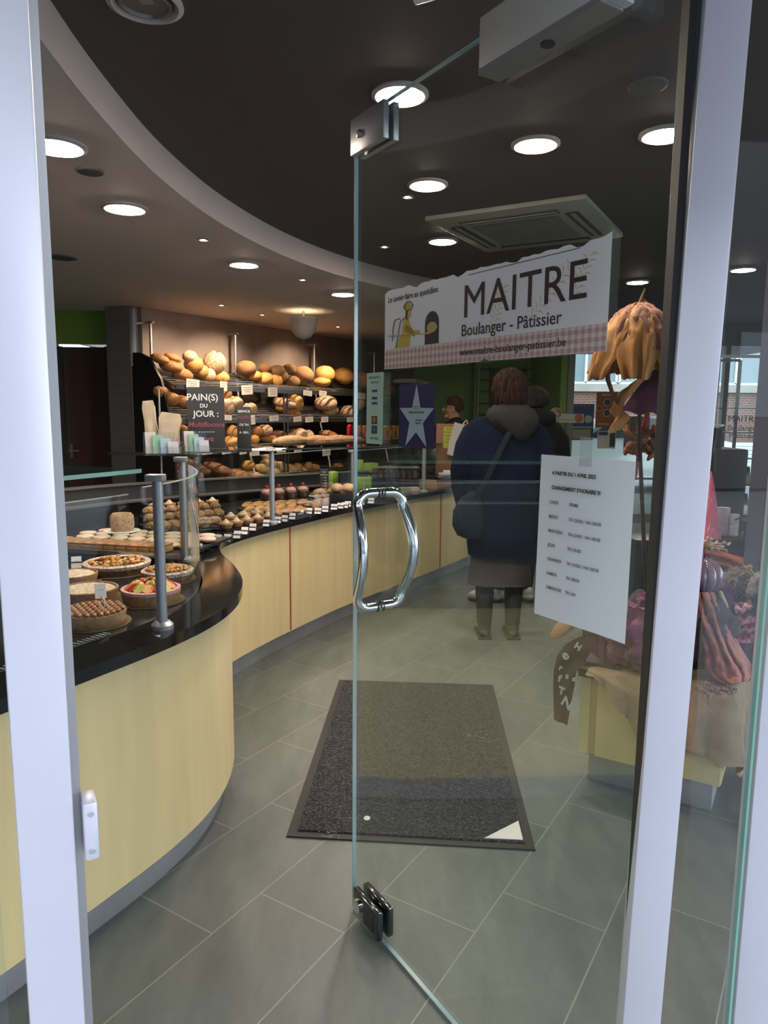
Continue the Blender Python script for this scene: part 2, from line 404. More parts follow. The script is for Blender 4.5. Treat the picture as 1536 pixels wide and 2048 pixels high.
# ---- back windows
YW = 9.2
def wx(x, y=900, Y=YW): return aty(x, y, Y).x
x0, x1, x2, x3 = wx(1128), wx(1141), wx(1341), 5.35
pane('window_4', (x1, YW, 0), (x3, YW, 0), .1, 2.30)
tb = MB().box(((x0 + x1) / 2, YW, HC / 2), (x1 - x0, .1, HC)).box(((x1 + x3) / 2, YW, 2.42), (x3 - x1, .12, .26)).box(((x1 + x3) / 2, YW, .08), (x3 - x1, .12, .16))
for xx in (wx(1350), wx(1440)): tb.box((xx, YW, 1.2), (.06, .08, 2.3))
struct(tb.build('window_frame', mat('grey_window_frame', (.30, .32, .33), .5)))

# ================================================================== GLASS DOOR (open inwards), local frame: x towards the hinge, y away from the street side, z up
DP = Vector((-.078, 1.917, 0)); DA = math.atan2(-.844, .536); DD = Vector((.536, -.844, 0)).normalized()
door = sempty('door_1', DP, DA)
DW = .945
MB().box((DW / 2, 0, 1.09), (DW, .010, 2.16)).build('glass_pane', GLD, door)
# thin bright ground edges of the pane
e = MB().box((0, 0, 1.09), (.004, .0104, 2.16)).box((DW / 2, 0, .0105), (DW, .0104, .003)).box((DW / 2, 0, 2.1695), (DW, .0104, .003)).box((DW, 0, 1.09), (.006, .0104, 2.16))
e.build('glass_edge', mat('ground_glass_edge', (.42, .58, .60), .12, 0, spec=.9, coat=1.), door)
# patch fitting at the top of the free edge
pf = MB().box((.085, -.014, 2.123), (.155, .016, .085)).box((.085, .014, 2.123), (.155, .016, .085)).build('patch_fitting', ALU_D, door, bevel=.002)
MB().lathe([(.010, 0), (.010, .006), (.007, .007)], (.055, -.022, 2.12), 6, (0, -1, 0)).build('bolt', ALU_D, pf)
# black lock at the bottom of the free edge
lk = MB().box((.105, -.017, .062), (.135, .020, .085)).box((.105, .017, .062), (.135, .020, .085)).build('lock', mat('black_lacquered_lock', (.012, .013, .016), .15, coat=1.), door, bevel=.005)
MB().lathe([(.019, 0), (.019, .008), (.012, .010)], (.07, -.026, .068), 20, (0, -1, 0)).build('cylinder_cover', CHROME, lk)
MB().box((.125, -.0275, .06), (.05, .002, .05)).build('cover_plate', mat('black_lock_plate', (.02, .02, .022), .3), lk)
# closer body near the hinge, straddling the glass top
cl = MB().box((.690, -.030, 2.118), (.290, .050, .098)).build('closer_body', mat('grey_closer_cover', (.55, .55, .50), .45, .2), door, bevel=.002)
MB().box((.690, -.030, 2.073), (.288, .052, .010)).build('closer_base', ALU_D, cl)
MB().lathe([(.012, 0), (.012, .002)], (.70, -.032, 2.067), 20, (0, 0, -1)).build('valve', mat('dark_valve', (.05, .05, .05), .4), cl)
MB().box((.845, -.03, 2.12), (.02, .054, .10)).build('end_cap', ALU, cl, bevel=.004)
MB().lathe([(.017, 0), (.017, .003), (.014, .003), (.014, .001)], (.856, -.03, 2.13), 20, (1, 0, 0)).build('cap_ring', ALU_D, cl)
arm = MB().tube([(.69, -.03, 2.165), (.69, -.03, 2.20)], .012, 10).tube([(.72, -.02, 2.20), (.463, -.142, 2.212)], .013, 8).build('closer_arm', ALU, door)
# the pair of bowed pull handles
def handle(side):
    z0, z1, xh = .946, 1.244, .125; pts = []
    pts.append((xh, side * .004, z1)); pts.append((xh, side * .035, z1))
    for k in range(6):
        t = k / 5 * math.pi / 2; pts.append((xh + .004 * k / 5, side * (.035 + .033 * math.sin(t)), z1 - .033 * (1 - math.cos(t))))
    n = 15
    for k in range(1, n):
        t = k / n; z = (z1 - .033) + (z0 - z1 + .066) * t; bow = math.sin(math.pi * t)
        pts.append((xh + .004 + .042 * bow, side * (.068 + .008 * bow), z))
    for k in range(6):
        t = math.pi / 2 * (1 - k / 5); pts.append((xh + .004 * (1 - k / 5), side * (.035 + .033 * math.sin(t)), z0 + .033 * (1 - math.cos(t))))
    pts.append((xh, side * .004, z0))
    h = MB().tube(pts, .0125, 16).build('pull_handle', CHROME, door)
    MB().lathe([(.0135, 0), (.0135, .005)], (xh, side * .006, z1), 16, (0, side, 0)).lathe([(.0135, 0), (.0135, .005)], (xh, side * .006, z0), 16, (0, side, 0)).build('washer', GASK, h)
handle(-1); handle(1)

# ---- stickers and notices on the door. y just in front of the street face
DM = Matrix.Translation(DP) @ Matrix.Rotation(DA, 4, 'Z')
def ondoor(name, label, cat, x, z, group=None, y=-.0058):
    return thing(name, label, cat, DM @ Vector((x, y, z)), DA, group)
def gingham():
    m = bpy.data.materials.new('red_gingham_print'); m.use_nodes = True; nt = m.node_tree; b = nt.nodes['Principled BSDF']; L = nt.links.new
    tc = nt.nodes.new('ShaderNodeTexCoord'); sp_ = nt.nodes.new('ShaderNodeSeparateXYZ'); L(tc.outputs['Object'], sp_.inputs[0])
    def st(o):
        a = nt.nodes.new('ShaderNodeMath'); a.operation = 'MULTIPLY'; L(o, a.inputs[0]); a.inputs[1].default_value = 66
        f = nt.nodes.new('ShaderNodeMath'); f.operation = 'FRACT'; L(a.outputs[0], f.inputs[0])
        g = nt.nodes.new('ShaderNodeMath'); g.operation = 'GREATER_THAN'; L(f.outputs[0], g.inputs[0]); g.inputs[1].default_value = .5; return g.outputs[0]
    s = nt.nodes.new('ShaderNodeMath'); s.operation = 'ADD'; L(st(sp_.outputs['X']), s.inputs[0]); L(st(sp_.outputs['Z']), s.inputs[1])
    h = nt.nodes.new('ShaderNodeMath'); h.operation = 'MULTIPLY'; L(s.outputs[0], h.inputs[0]); h.inputs[1].default_value = .5
    r = nt.nodes.new('ShaderNodeValToRGB'); r.color_ramp.elements[0].color = (.72, .66, .61, 1); r.color_ramp.elements[1].color = (.52, .29, .25, 1)
    L(h.outputs[0], r.inputs[0]); L(r.outputs[0], b.inputs['Base Color']); b.inputs['Roughness'].default_value = .6; return m
STICK = mat('white_sticker_vinyl', (.84, .85, .86), .5)
sg = ondoor('door_sign', 'wide white sign with torn top edge reading MAITRE across the glass door', 'sign', 0, 0)
sx0, sx1, sz0, sz1 = .152, .836, 1.551, 1.741
rnd = random.Random(3); top = [(sx1, sz1)]; N = 46
for k in range(1, N):
    x = sx1 + (sx0 - sx1) * k / N; top.append((x, sz1 - (.004 + .0035 * rnd.random() + (.006 if (k % 11) in (4, 5) else 0))))
poly = [(sx0, sz0), (sx0 + .36, sz0), (sx0 + .375, sz0 + .006), (sx0 + .39, sz0), (sx1, sz0)] + [(sx1, sz1)] + top[1:] + [(sx0, sz1 - .012)]
MX = Matrix.Rotation(R(90), 4, 'X')     # (x,y)->(x,z), +z -> -y
MB().prism(poly, 0, .0004, MX).build('vinyl', STICK, sg)
MB().prism([(sx0, sz0), (sx0 + .36, sz0), (sx0 + .375, sz0 + .006), (sx0 + .39, sz0), (sx1, sz0), (sx1, sz0 + .046), (sx0, sz0 + .046)], .0004, .0008, MX).build('gingham_band', gingham(), sg)
def dtext(par, t, x, z, size, m=INK, sxx=1., al='LEFT', shear=0., y=-.0009, bold=0., name='lettering'):
    return text_mb(t, size, name, m, par, (x, y, z), (R(90), 0, 0), al, .00015, sxx, shear, 1., bold)
DKB = mat('dark_brown_ink', (.035, .022, .020), .7); YEL = mat('yellow_print', (.62, .47, .07), .7); PYEL = mat('pale_yellow_print', (.66, .60, .30), .7)
dtext(sg, 'MAITRE', .452, 1.643, .094, DKB, 1.06)
dtext(sg, 'Boulanger - Pâtissier', .450, 1.606, .0335, DKB, 1.02, bold=.0002)
dtext(sg, 'Le savoir-faire au quotidien', .166, 1.707, .0195, DKB, .93, bold=.0001)
dtext(sg, 'www.maitre-boulanger-patissier.be', .448, 1.566, .0215, DKB, .98, bold=.0001, y=-.0013)
MB().box((.62, -.0008, 1.727), (.30, .0003, .0012)).build('rule', DKB, sg)
wh = MB()
for (cx_, cz_, L_, a0) in ((.56, 1.645, .085, 70), (.70, 1.66, .11, 40), (.78, 1.69, .09, 62), (.47, 1.60, .07, 20)):
    dx, dz = math.cos(R(a0)), math.sin(R(a0))
    for k in range(9):
        t = k / 8; px_, pz_ = cx_ + dx * L_ * (t - .5), cz_ + dz * L_ * (t - .5)
        for s_ in (-1, 1):
            bx, bz = dx * .5 - s_ * dz * .85, dz * .5 + s_ * dx * .85; ln = .020
            if sx0 < px_ + bx * ln < sx1 and pz_ + bz * ln < 1.72 and pz_ + bz * ln > 1.6:
                wh.tube([(px_, -.0005, pz_), (px_ + bx * ln * .5 + dx * .004, -.0005, pz_ + bz * ln * .5 + dz * .004), (px_ + bx * ln, -.0005, pz_ + bz * ln)], [.0006, .0016, .0005], 4)
whp = wh.build('wheat_print', PYEL, sg); whp.scale = (1, .25, 1); whp.location = (0, -.00035, 0); whp['kind'] = 'stuff'
# baker emblem with oven
em = MB(); em.k = 0
def poly2(mb, pts, y0=.0005, y1=.0008): mb.prism(pts, y0, y1, MX)
bx0, bz0 = .215, 1.598
poly2(em, [(bx0 - .02, bz0), (bx0 + .045, bz0), (bx0 + .05, bz0 + .03), (bx0 + .062, bz0 + .02), (bx0 + .068, bz0 + .026), (bx0 + .045, bz0 + .05), (bx0 + .04, bz0 + .065), (bx0 + .02, bz0 + .07), (bx0 + .01, bz0 + .03)])
poly2(em, [(bx0 + .030, bz0 + .062), (bx0 + .048, bz0 + .066), (bx0 + .050, bz0 + .082), (bx0 + .034, bz0 + .083)])
poly2(em, [(bx0 + .03, bz0 + .052), (bx0 + .060, bz0 + .036), (bx0 + .085, bz0 + .034), (bx0 + .085, bz0 + .026), (bx0 + .056, bz0 + .024), (bx0 + .022, bz0 + .038)])
poly2(em, [(bx0 + .032 + .017 * math.cos(R(a)), bz0 + .092 + .009 * math.sin(R(a))) for a in range(0, 360, 30)])
em.build('emblem', YEL, sg)
e2 = MB()
e2.tube([(bx0 - .012, -.001, bz0 + .002), (bx0 - .004, -.001, bz0 + .03), (bx0 + .006, -.001, bz0 + .062), (bx0 + .022, -.001, bz0 + .066)], .0009, 4)
e2.tube([(bx0 - .028, -.001, bz0 + .018), (bx0 - .026, -.001, bz0 + .05), (bx0 - .018, -.001, bz0 + .066), (bx0 + .004, -.001, bz0 + .068)], .0009, 4)
e2.tube([(bx0 + .028, -.001, bz0 + .084), (bx0 + .022, -.001, bz0 + .094), (bx0 + .032, -.001, bz0 + .102), (bx0 + .046, -.001, bz0 + .102), (bx0 + .056, -.001, bz0 + .093), (bx0 + .049, -.001, bz0 + .084), (bx0 + .028, -.001, bz0 + .082)], .0009, 4)
poly2(e2, [(bx0 + .026, bz0 + .066), (bx0 + .033, bz0 + .060), (bx0 + .036, bz0 + .083), (bx0 + .027, bz0 + .083)], .0009, .0011)
poly2(e2, [(bx0 + .105, bz0)] + [(bx0 + .105 + .026 - .026 * math.cos(R(a)), bz0 + .045 + .026 * math.sin(R(a))) for a in range(0, 181, 20)] [::-1][::-1] + [(bx0 + .157, bz0)] if False else [(bx0 + .105, bz0), (bx0 + .157, bz0)] + [(bx0 + .131 + .026 * math.cos(R(a)), bz0 + .045 + .026 * math.sin(R(a))) for a in range(0, 181, 20)])
e2.build('emblem_outline', DKB, sg)
e3 = MB().tube([(bx0 - .045, -.0013, bz0 + .031), (bx0 + .09, -.0013, bz0 + .026)], .0014, 4)
poly2(e3, [(bx0 + .09, bz0 + .024), (bx0 + .125, bz0 + .022), (bx0 + .152, bz0 + .033), (bx0 + .154, bz0 + .038), (bx0 + .115, bz0 + .028)], .0012, .0014)
poly2(e3, [(bx0 + .112 + .02 + .019 * math.cos(R(a)), bz0 + .036 + .012 * math.sin(R(a))) for a in range(0, 360, 30)], .0012, .0015)
e3.build('bread_peel', mat('pale_gold_print', (.55, .42, .14), .7), sg)
# star notice
st_ = ondoor('star_sticker', 'square navy sticker with a pale blue five-pointed star on the door glass', 'sticker', .218, 1.366)
MB().prism([(0, 0), (.145, 0), (.145, .146), (0, .146)], 0, .0003, MX).build('navy_square', mat('navy_vinyl', (.025, .022, .10), .5), st_)
so = []
for k in range(10):
    r_ = .079 if k % 2 == 0 else .031; a_ = R(90 + 36 * k); so.append((.0725 + r_ * .92 * math.cos(a_), .067 + r_ * math.sin(a_)))
MB().prism(so, .0003, .0006, MX).build('star', mat('pale_blue_vinyl', (.42, .56, .62), .5), st_)
dtext(st_, '2023', .0725, .088, .013, mat('gold_ink', (.40, .30, .10), .6), 1, 'CENTER')
dtext(st_, 'MAITRE BOULANGER', .0725, .079, .0075, GINK, .85, 'CENTER')
dtext(st_, 'Boulanger\nPâtissier', .070, .062, .007, GINK, 1, 'LEFT')
# payment strip
ps = ondoor('payment_sticker', 'narrow mint sticker listing payment cards at the door edge', 'sticker', .066, 1.367)
MB().prism([(0, 0), (.078, 0), (.080, .178), (.002, .178)], 0, .0003, MX).build('mint_strip', mat('mint_vinyl', (.50, .72, .60), .5), ps)
GRN_I = mat('green_ink', (.03, .25, .08), .7); BLU_I = mat('blue_ink', (.03, .05, .25), .7)
dtext(ps, 'BANCONTACT', .040, .163, .0092, GRN_I, .85, 'CENTER'); dtext(ps, 'CONTACTLESS', .040, .152, .0065, GRN_I, .9, 'CENTER'); dtext(ps, 'MERCI  THANKS', .040, .012, .0065, GRN_I, .85, 'CENTER')
lg = MB()
for z_ in (.133, .115, .102): lg.box((.040, -.0005, z_), (.026, .0004, .006))
lg.build('card_logo', BLU_I, ps)
MB().box((.040, -.0005, .060), (.026, .0004, .020)).box((.040, -.0005, .036), (.026, .0004, .020)).build('card_picture', mat('dark_card_print', (.03, .03, .035), .6), ps)
MB().lathe([(.008, 0), (.008, .0004)], (.040, -.0007, .060), 16, (0, -1, 0)).build('card_disc', mat('orange_card_print', (.5, .15, .02), .6), ps)
MB().lathe([(.008, 0), (.008, .0004)], (.040, -.0007, .036), 16, (0, -1, 0)).build('card_disc', mat('blue_card_print', (.05, .15, .35), .6), ps)
# opening hours
oh = ondoor('opening_hours_notice', 'white sheet of opening hours taped to the glass door', 'notice', .698, 1.071)
def shf(u, v):
    x = .213 * u; z = .302 * v; return (x, -.001 - .010 * max(0, u - .72) ** 1.5 * 3 * (1 - .3 * v) - .003 * (1 - u) * (1 - v) , z)
MB().grid(shf, 14, 10).build('paper', PAPER, oh, solid=.0004)
hrs = [('A PARTIR DU 1 AVRIL 2023', None), ('CHANGEMENT D\'HORAIRE !!!', None), ('LUNDI', 'FERME'), ('MARDI', '7H-12H30 / 14H-18H30'), ('MERCREDI', '7H-12H30 / 14H-18H30'), ('JEUDI', '7H-12H30'), ('VENDREDI', '7H-12H30 / 14H-18H30'), ('SAMEDI', '7H-18H30'), ('DIMANCHE', '7H-13H')]
for k, (a_, b_) in enumerate(hrs):
    z_ = .268 - k * .0265
    if b_ is None: dtext(oh, a_, .034, z_, .0092, INK, .92, y=-.0065, bold=.0003)
    else: dtext(oh, a_, .030, z_, .0082, GINK, .9, y=-.0065, bold=.0001); dtext(oh, b_, .078, z_, .0082, GINK, .9, y=-.0065, bold=.0001)
tp = MB().box((.106, -.0015, .312), (.028, .0004, .05)).build('clear_tape', glassmat('clear_tape', (.9, .92, .92), .05, .3, haze=.12), oh)

# ================================================================== CEILING FIXTURES
def downlight(x, y, z, r, label, group, mt=LAMPM, ring=True):
    t = thing('downlight', label, 'ceiling light', (x, y, z), 0, group)
    MB().lathe([(r * .86, .0), (r * .86, .012), (r * 1.12, .012), (r * 1.14, -.004), (r * .98, -.010), (r * .86, -.004)], (0, 0, -.003), 32, caps=False).build('trim_ring', RING, t)
    MB().lathe([(r * .87, -.004), (r * .86, -.009), (r * .72, -.015), (r * .4, -.020), (.001, -.021)], (0, 0, 0), 32).build('diffuser', mt, t)
    return t
dls = [((800, 187), 'large round downlight in the dark ceiling above the door patch fitting'), ((855, 368), 'round downlight in the dark ceiling below the door top fitting light'),
       ((885, 481), 'round downlight in the dark ceiling just left of the air conditioner'), ((1071, 287), 'soft warm spot of light built as a downlight before the air conditioner'),
       ((1330, 267), 'round downlight in the dark ceiling partly behind the right door post'), ((1275, 563), 'round downlight in the dark ceiling above the dried petal dome'),
       ((1487, 538), 'round downlight in the dark ceiling at far right of the right post')]
for i, ((x, y), lb) in enumerate(dls):
    p = atz(x, y, HC); downlight(p.x, p.y, HC, .088, lb, 'downlights in the dark ceiling', LAMPW if i == 3 else LAMPM)  # the warm one is a soft spot of light built as a downlight
for (x, y), lb in [((112, 290), 'round downlight in the pale soffit nearest the left post'), ((249, 415), 'second round downlight along the pale soffit'), ((488, 528), 'third round downlight along the pale soffit'), ((686, 587), 'farthest round downlight along the pale soffit')]:
    p = atz(x, y, HS); downlight(p.x, p.y, HS, .095, lb, 'downlights in the pale soffit')
for k, (x, y, z, r, lb) in enumerate([(180, 341, HS, .055, 'flat grey round speaker grille in the soffit'), (125, 514, HS, .09, 'flat grey round speaker grille beside the left door post'), (1295, 170, HC, .065, 'unlit dark round ceiling fitting near the right post')]):
    p = atz(x, y, z); t = thing('ceiling_speaker', lb, 'ceiling fitting', (p.x, p.y, z), 0)
    MB().lathe([(r, 0), (r, -.006), (r * .9, -.008)], (0, 0, 0), 28).build('rim', mat('mid_grey_plastic', (.16, .15, .15), .6), t); MB().lathe([(r * .88, -.0081), (r * .88, -.0095)], (0, 0, 0), 28).build('grille', mat('dark_grille', (.08, .08, .085), .6), t)
p = atz(290, 3, HC); t = thing('round_ceiling_vent', 'large unlit round recessed fitting at the top left of the dark ceiling', 'ceiling fitting', (p.x, p.y, HC))
MB().lathe([(.10, 0), (.102, -.008), (.088, -.014), (.080, -.008), (.078, -.001)], (0, 0, 0), 36, caps=False).build('outer_ring', RING, t)
MB().lathe([(.070, -.001), (.070, -.010), (.063, -.012), (.058, -.004), (.03, .0)], (0, 0, 0), 36).build('inner_dish', mat('grey_reflector', (.22, .21, .20), .35, .5), t)
MB().box((.01, -.02, -.006), (.035, .03, .008)).build('clip', ALU_D, t)
for i, (x, y, z, lb) in enumerate([(407, 479, HS, 'small halogen spot between the second and third soffit lights'), (605, 559, HS, 'small halogen spot before the farthest soffit light'), (524, 629, HS, 'tiny halogen spot left of the grey bowl lamp'), (676, 653, HS, 'tiny halogen spot right of the grey bowl lamp'), (443, 610, HS, 'tiny dark halogen spot above the first bread shelf'), (815, 393, HC, 'small halogen spot in the dark ceiling by the second downlight'), (769, 493, HC, 'small halogen spot in the dark ceiling near the soffit edge')]):
    p = atz(x, y, z); t = thing('halogen_spot', lb, 'spotlight', (p.x, p.y, z), 0, 'small halogen spots')
    MB().lathe([(.034, .0), (.036, -.004), (.024, -.006), (.022, -.001)], (0, 0, 0), 20, caps=False).build('rim', ALU_D, t); MB().lathe([(.013, -.002), (.013, -.0045)], (0, 0, 0), 16).build('bulb', SPOTM, t)
    if i < 5:
        sl_ = bpy.data.lights.new('halogen_beam', 'SPOT'); sl_.energy = (25, 25, 44, 48, 48)[i]; sl_.color = (1.0, .76, .52); sl_.spot_size = R(110 if i > 1 else 90); sl_.spot_blend = .8; sl_.shadow_soft_size = .02
        lo_ = bpy.data.objects.new('halogen_beam', sl_); COL.objects.link(lo_); lo_.parent = t; lo_.location = (0, 0, -.012)
        aim = Vector((-.45, .28, -1)) if i > 1 else Vector((-.3, .1, -1)); lo_.rotation_euler = aim.to_track_quat('-Z', 'Y').to_euler()
# bowl lamp under the soffit
p = atz(607, 622, HS); t = thing('bowl_uplight', 'grey bowl shaped lamp hanging just under the soffit over the bread wall', 'lamp', (p.x, p.y, HS))
MB().lathe([(.006, -.27), (.02, -.265), (.07, -.245), (.115, -.19), (.135, -.12), (.138, -.07), (.13, -.065), (.125, -.11), (.10, -.18), (.05, -.23)], (0, 0, 0), 28).build('bowl', mat('grey_bowl', (.36, .34, .32), .6), t)
MB().cyl((0, 0, 0), (0, 0, -.235), .012, 10).build('stem', ALU_D, t); MB().cyl((0, 0, -.262), (0, 0, -.30), .008, 8).build('finial', CHROME, t)
MB().ell((0, 0, -.13), (.04, .04, .04), 12, 8).build('bulb', mat('bowl_bulb', (1, .78, .45), .5, emit=18), t)
# air conditioner cassette
acp = [atz(x, y, HC - .025) for x, y in ((862, 440), (1170, 398), (1240, 475), (965, 505))]
acc = sum(acp, Vector()) / 4; ax = (acp[1] - acp[0] + acp[2] - acp[3]); aca = math.atan2(ax.y, ax.x)
ac = thing('air_conditioner', 'square pale ceiling cassette air conditioner behind the sign', 'air conditioner', (acc.x, acc.y, HC), aca)
ACW = .90; hh = ACW / 2; PLA = mat('cream_plastic', (.34, .35, .31), .5)
fr = MB(); fr.rings([[(-hh, -hh, -.022), (hh, -hh, -.022), (hh, hh, -.022), (-hh, hh, -.022)], [(-hh + .03, -hh + .03, -.034), (hh - .03, -hh + .03, -.034), (hh - .03, hh - .03, -.034), (-hh + .03, hh - .03, -.034)]], True)
fr.box((0, 0, -.012), (ACW, ACW, .022)); fr.build('panel', PLA, ac)
MB().box((0, 0, -.037), (.50, .50, .008)).build('grille', mat('grille_grey', (.20, .205, .19), .6), ac)
gs = MB()
for k in range(24): gs.box((0, -.23 + k * .02, -.042), (.48, .004, .003))
gs.build('grille_slats', mat('grille_pale', (.30, .30, .27), .5), ac)
for k in range(4):
    a_ = k * math.pi / 2; v = MB().box((math.cos(a_) * .335, math.sin(a_) * .335, -.036), (.07, .56, .006), a_).build('louver', mat('vent_dark', (.05, .05, .05), .5), ac)
    MB().box((math.cos(a_) * .335, math.sin(a_) * .335, -.040), (.022, .54, .004), a_).build('flap', PLA, v)

# ================================================================== COUNTER
ZT = .80
Epts = [(-1.55, .30, 0), (-1.2, .92, 0), (-.98, 1.31, 0), (-.86, 1.53, 0), (-.74, 1.75, 0), (-.615, 2.0, 0), (-.54, 2.22, 0), (-.515, 2.45, 0), (-.545, 2.70, 0), (-.64, 2.98, 0), (-.745, 3.22, 0), (-.80, 3.45, 0), (-.775, 3.65, 0), (-.66, 3.95, 0), (-.46, 4.37, 0), (-.23, 4.81, 0), (.10, 5.35, 0), (.42, 5.87, 0), (.66, 6.27, 0), (.92, 6.72, 0)]
Efine = catmull(Epts, 10); NE = 220; EC = resample(Efine, NE)
PC = offset(EC, .045); KC = offset(EC, .085)
def idx_y(y, lo=0):
    return min(range(lo, NE), key=lambda i: abs(EC[i].y - y))
# worktop rim
IN = offset(EC, .15)
wt = strip(MB(), EC, IN, ZT - .035, ZT).build('counter_worktop', BLACKGR, bevel=0)
tag(wt, 'glossy black worktop rim curving along the front of the bakery counter', 'worktop')
def seg(a, b): return list(range(a, b + 1))
def zb(y): return 1.02 - .043 * (y - 3.5)
def stripz(mb, a, b, f0, f1): return mb.rings([[(p.x, p.y, f0(p.y)), (q.x, q.y, f0(p.y)), (q.x, q.y, f1(p.y)), (p.x, p.y, f1(p.y))] for p, q in zip(a, b)], True)
s1, s2 = idx_y(4.22), idx_y(6.04); s0 = idx_y(3.5)
cut = [0, idx_y(1.28), s0, s1, s2, NE - 1]
labs = ['straight pale maple counter unit at the far left behind the side glass', 'rounded pale maple counter unit bulging beside the entrance', 'narrow maple counter unit just left of the reddish seam', 'long maple counter unit between the reddish seam and the far dark seam', 'far maple counter unit left of the customer in the navy coat']
for k in range(5):
    a_, b_ = cut[k], cut[k + 1]; I = seg(a_, b_); t = thing('bakery_counter', labs[k], 'counter', (EC[a_].x, EC[a_].y, 0), 0, 'bakery counter units'); o = t.location.copy()
    A = [PC[i] - o for i in I]; B_ = [PC[i] - o for i in I]
    g = .004 if k else 0
    strip(MB(), A, offset([PC[i] - o for i in I], .03), .105, ZT - .036).build('front_panel', WOODY, t)
    strip(MB(), [KC[i] - o for i in I], offset([KC[i] - o for i in I], .02), 0, .105).build('plinth', STEEL_K, t)
    if k > 1:
        p = PC[a_] - o; tt = (EC[a_ + 1] - EC[a_]).normalized()
        MB().box((p.x, p.y, .44), (.012, .008, .655), math.atan2(tt.y, tt.x) + R(90)).build('edge_strip', WOODW, t)
    # deck behind the rim
BK = resample(catmull([(-2.35, .7, 0), (-2.1, 1.5, 0), (-1.95, 2.3, 0), (-1.85, 3.0, 0), (-1.80, 3.6, 0), (-1.62, 4.3, 0), (-1.25, 5.0, 0), (-.85, 5.65, 0), (-.45, 6.3, 0), (-.1, 6.9, 0)], 10), NE)
BK0 = BK; DI = offset(EC, .16)
a_ = idx_y(1.0)
deck = strip(MB(), DI, BK, ZT - .03, ZT - .012).build('display_deck', mat('black_display_deck', (.016, .017, .018), .16, spec=.6))
tag(deck, 'black display deck inside the counter carrying the tarts and pastries', 'display deck')
bkb = offset(BK, .10)
rs_ = stripz(MB(), offset(BK, .002), bkb, lambda y: 0, lambda y: zb(y)).build('charcoal_partition', mat('charcoal_panel', (.03, .031, .035), .3))
tag(rs_, 'charcoal back panel running behind the pastry display', 'panel')
rl = stripz(MB(), offset(BK, -.008), offset(BK, .06), lambda y: zb(y), lambda y: zb(y) + .010).build('steel_ledge', STEEL)
tag(rl, 'narrow brushed steel ledge on top of the charcoal display back', 'ledge')
rl = stripz(MB(), offset(BK, -.08), offset(BK, -.002), lambda y: zb(y) - .10, lambda y: zb(y) - .09).build('steel_shelf_ledge', STEEL)
tag(rl, 'brushed steel ledge halfway up the charcoal display back', 'ledge')
a0 = idx_y(2.6); pp = BK[idx_y(3.3)]
bp_ = aty(272, 990, 3.1)
# ventilation grille strip at the near glass foot
gi = offset(EC, .175); gj = offset(EC, .205); I = [i for i in range(NE) if .9 < EC[i].y < 1.95]
vg = thing('air_grille', 'slotted pale air grille at the foot of the near display glass', 'grille', (EC[I[0]].x, EC[I[0]].y, 0)); o = vg.location.copy()
strip(MB(), [gi[i] - o for i in I], [gj[i] - o for i in I], ZT - .012, ZT - .006).build('base_strip', mat('grille_base', (.05, .05, .05), .4), vg)
gb = MB()
for i in I:
    for f in (0, .5):
        p = gi[i].lerp(gi[min(i + 1, NE - 1)], f) - o; q = gj[i].lerp(gj[min(i + 1, NE - 1)], f) - o; m_ = (p + q) / 2; m_.z = ZT - .004; gb.box(m_, ((q - p).length, .004, .003), math.atan2((q - p).y, (q - p).x))
gb.build('slots', mat('grille_slots', (.33, .36, .34), .4), vg)

# glass screens
GC = offset(EC, .155)
def screen(name, i0, i1, z1, label):
    I = seg(i0, i1); o = Vector((GC[i0].x, GC[i0].y, ZT))
    A = [GC[i] - o for i in I]; B_ = offset(A, .008)
    ob = strip(MB(), A, B_, 0.001, z1 - ZT).build(name, GL); ob.location = o
    eo = strip(MB(), A, B_, z1 - ZT, z1 - ZT + .003).build('top_edge', mat('pale_glass_edge', (.40, .45, .42), .12, 0, spec=.9), ob)
    return tag(ob, label, 'glass screen', 'glass screens on the counter')
iy = idx_y
screen('glass_screen', iy(.9), iy(2.03), 1.20, 'flat clear glass screen in front of the round tarts')
screen('glass_screen', iy(2.07), iy(3.05), 1.215, 'bent clear glass screen wrapping round the counter bulge')
screen('glass_screen', iy(3.12), iy(4.05), 1.225, 'clear glass screen between the second and third support posts')
screen('glass_screen', iy(4.10), iy(5.04), 1.185, 'clear glass screen between the third and fourth support posts')
screen('glass_screen', iy(5.10), iy(5.76), 1.165, 'clear glass screen in front of the wrapped green gift boxes')
# support posts
POSTM = mat('grey_anodised_post', (.33, .35, .37), .35, .5)
def sup(px, top, r, label):
    p = atz(px[0], px[1], ZT); t = thing('support_post', label, 'post', (p.x, p.y, ZT), 0, 'silver posts of the display')
    MB().cyl((0, 0, 0), (0, 0, top - ZT - .012), r, 20).build('post', POSTM, t)
    MB().lathe([(r * 2.1, 0), (r * 2.1, .012), (r * 1.4, .022), (r * 1.05, .024)], (0, 0, 0), 24).build('base_flange', POSTM, t)
    MB().box((-r * .3, 0, top - ZT - .010), (r * 3.4, r * 2.6, .020)).build('clamp', POSTM, t, bevel=.003)
    return p
p1 = sup((325, 1256), 1.262, .0155, 'nearest silver support post rising beside the fruit tart')
p2 = sup((370, 1122), 1.25, .0155, 'second silver support post left of the curved glass')
p3 = sup((545, 1048), 1.236, .0155, 'third silver support post at the reddish counter seam')
p4 = sup((705, 1004), 1.175, .0155, 'fourth silver support post just left of the door handle')
p5 = sup((847, 985), 1.185, .0155, 'farthest silver support post below the star sticker')
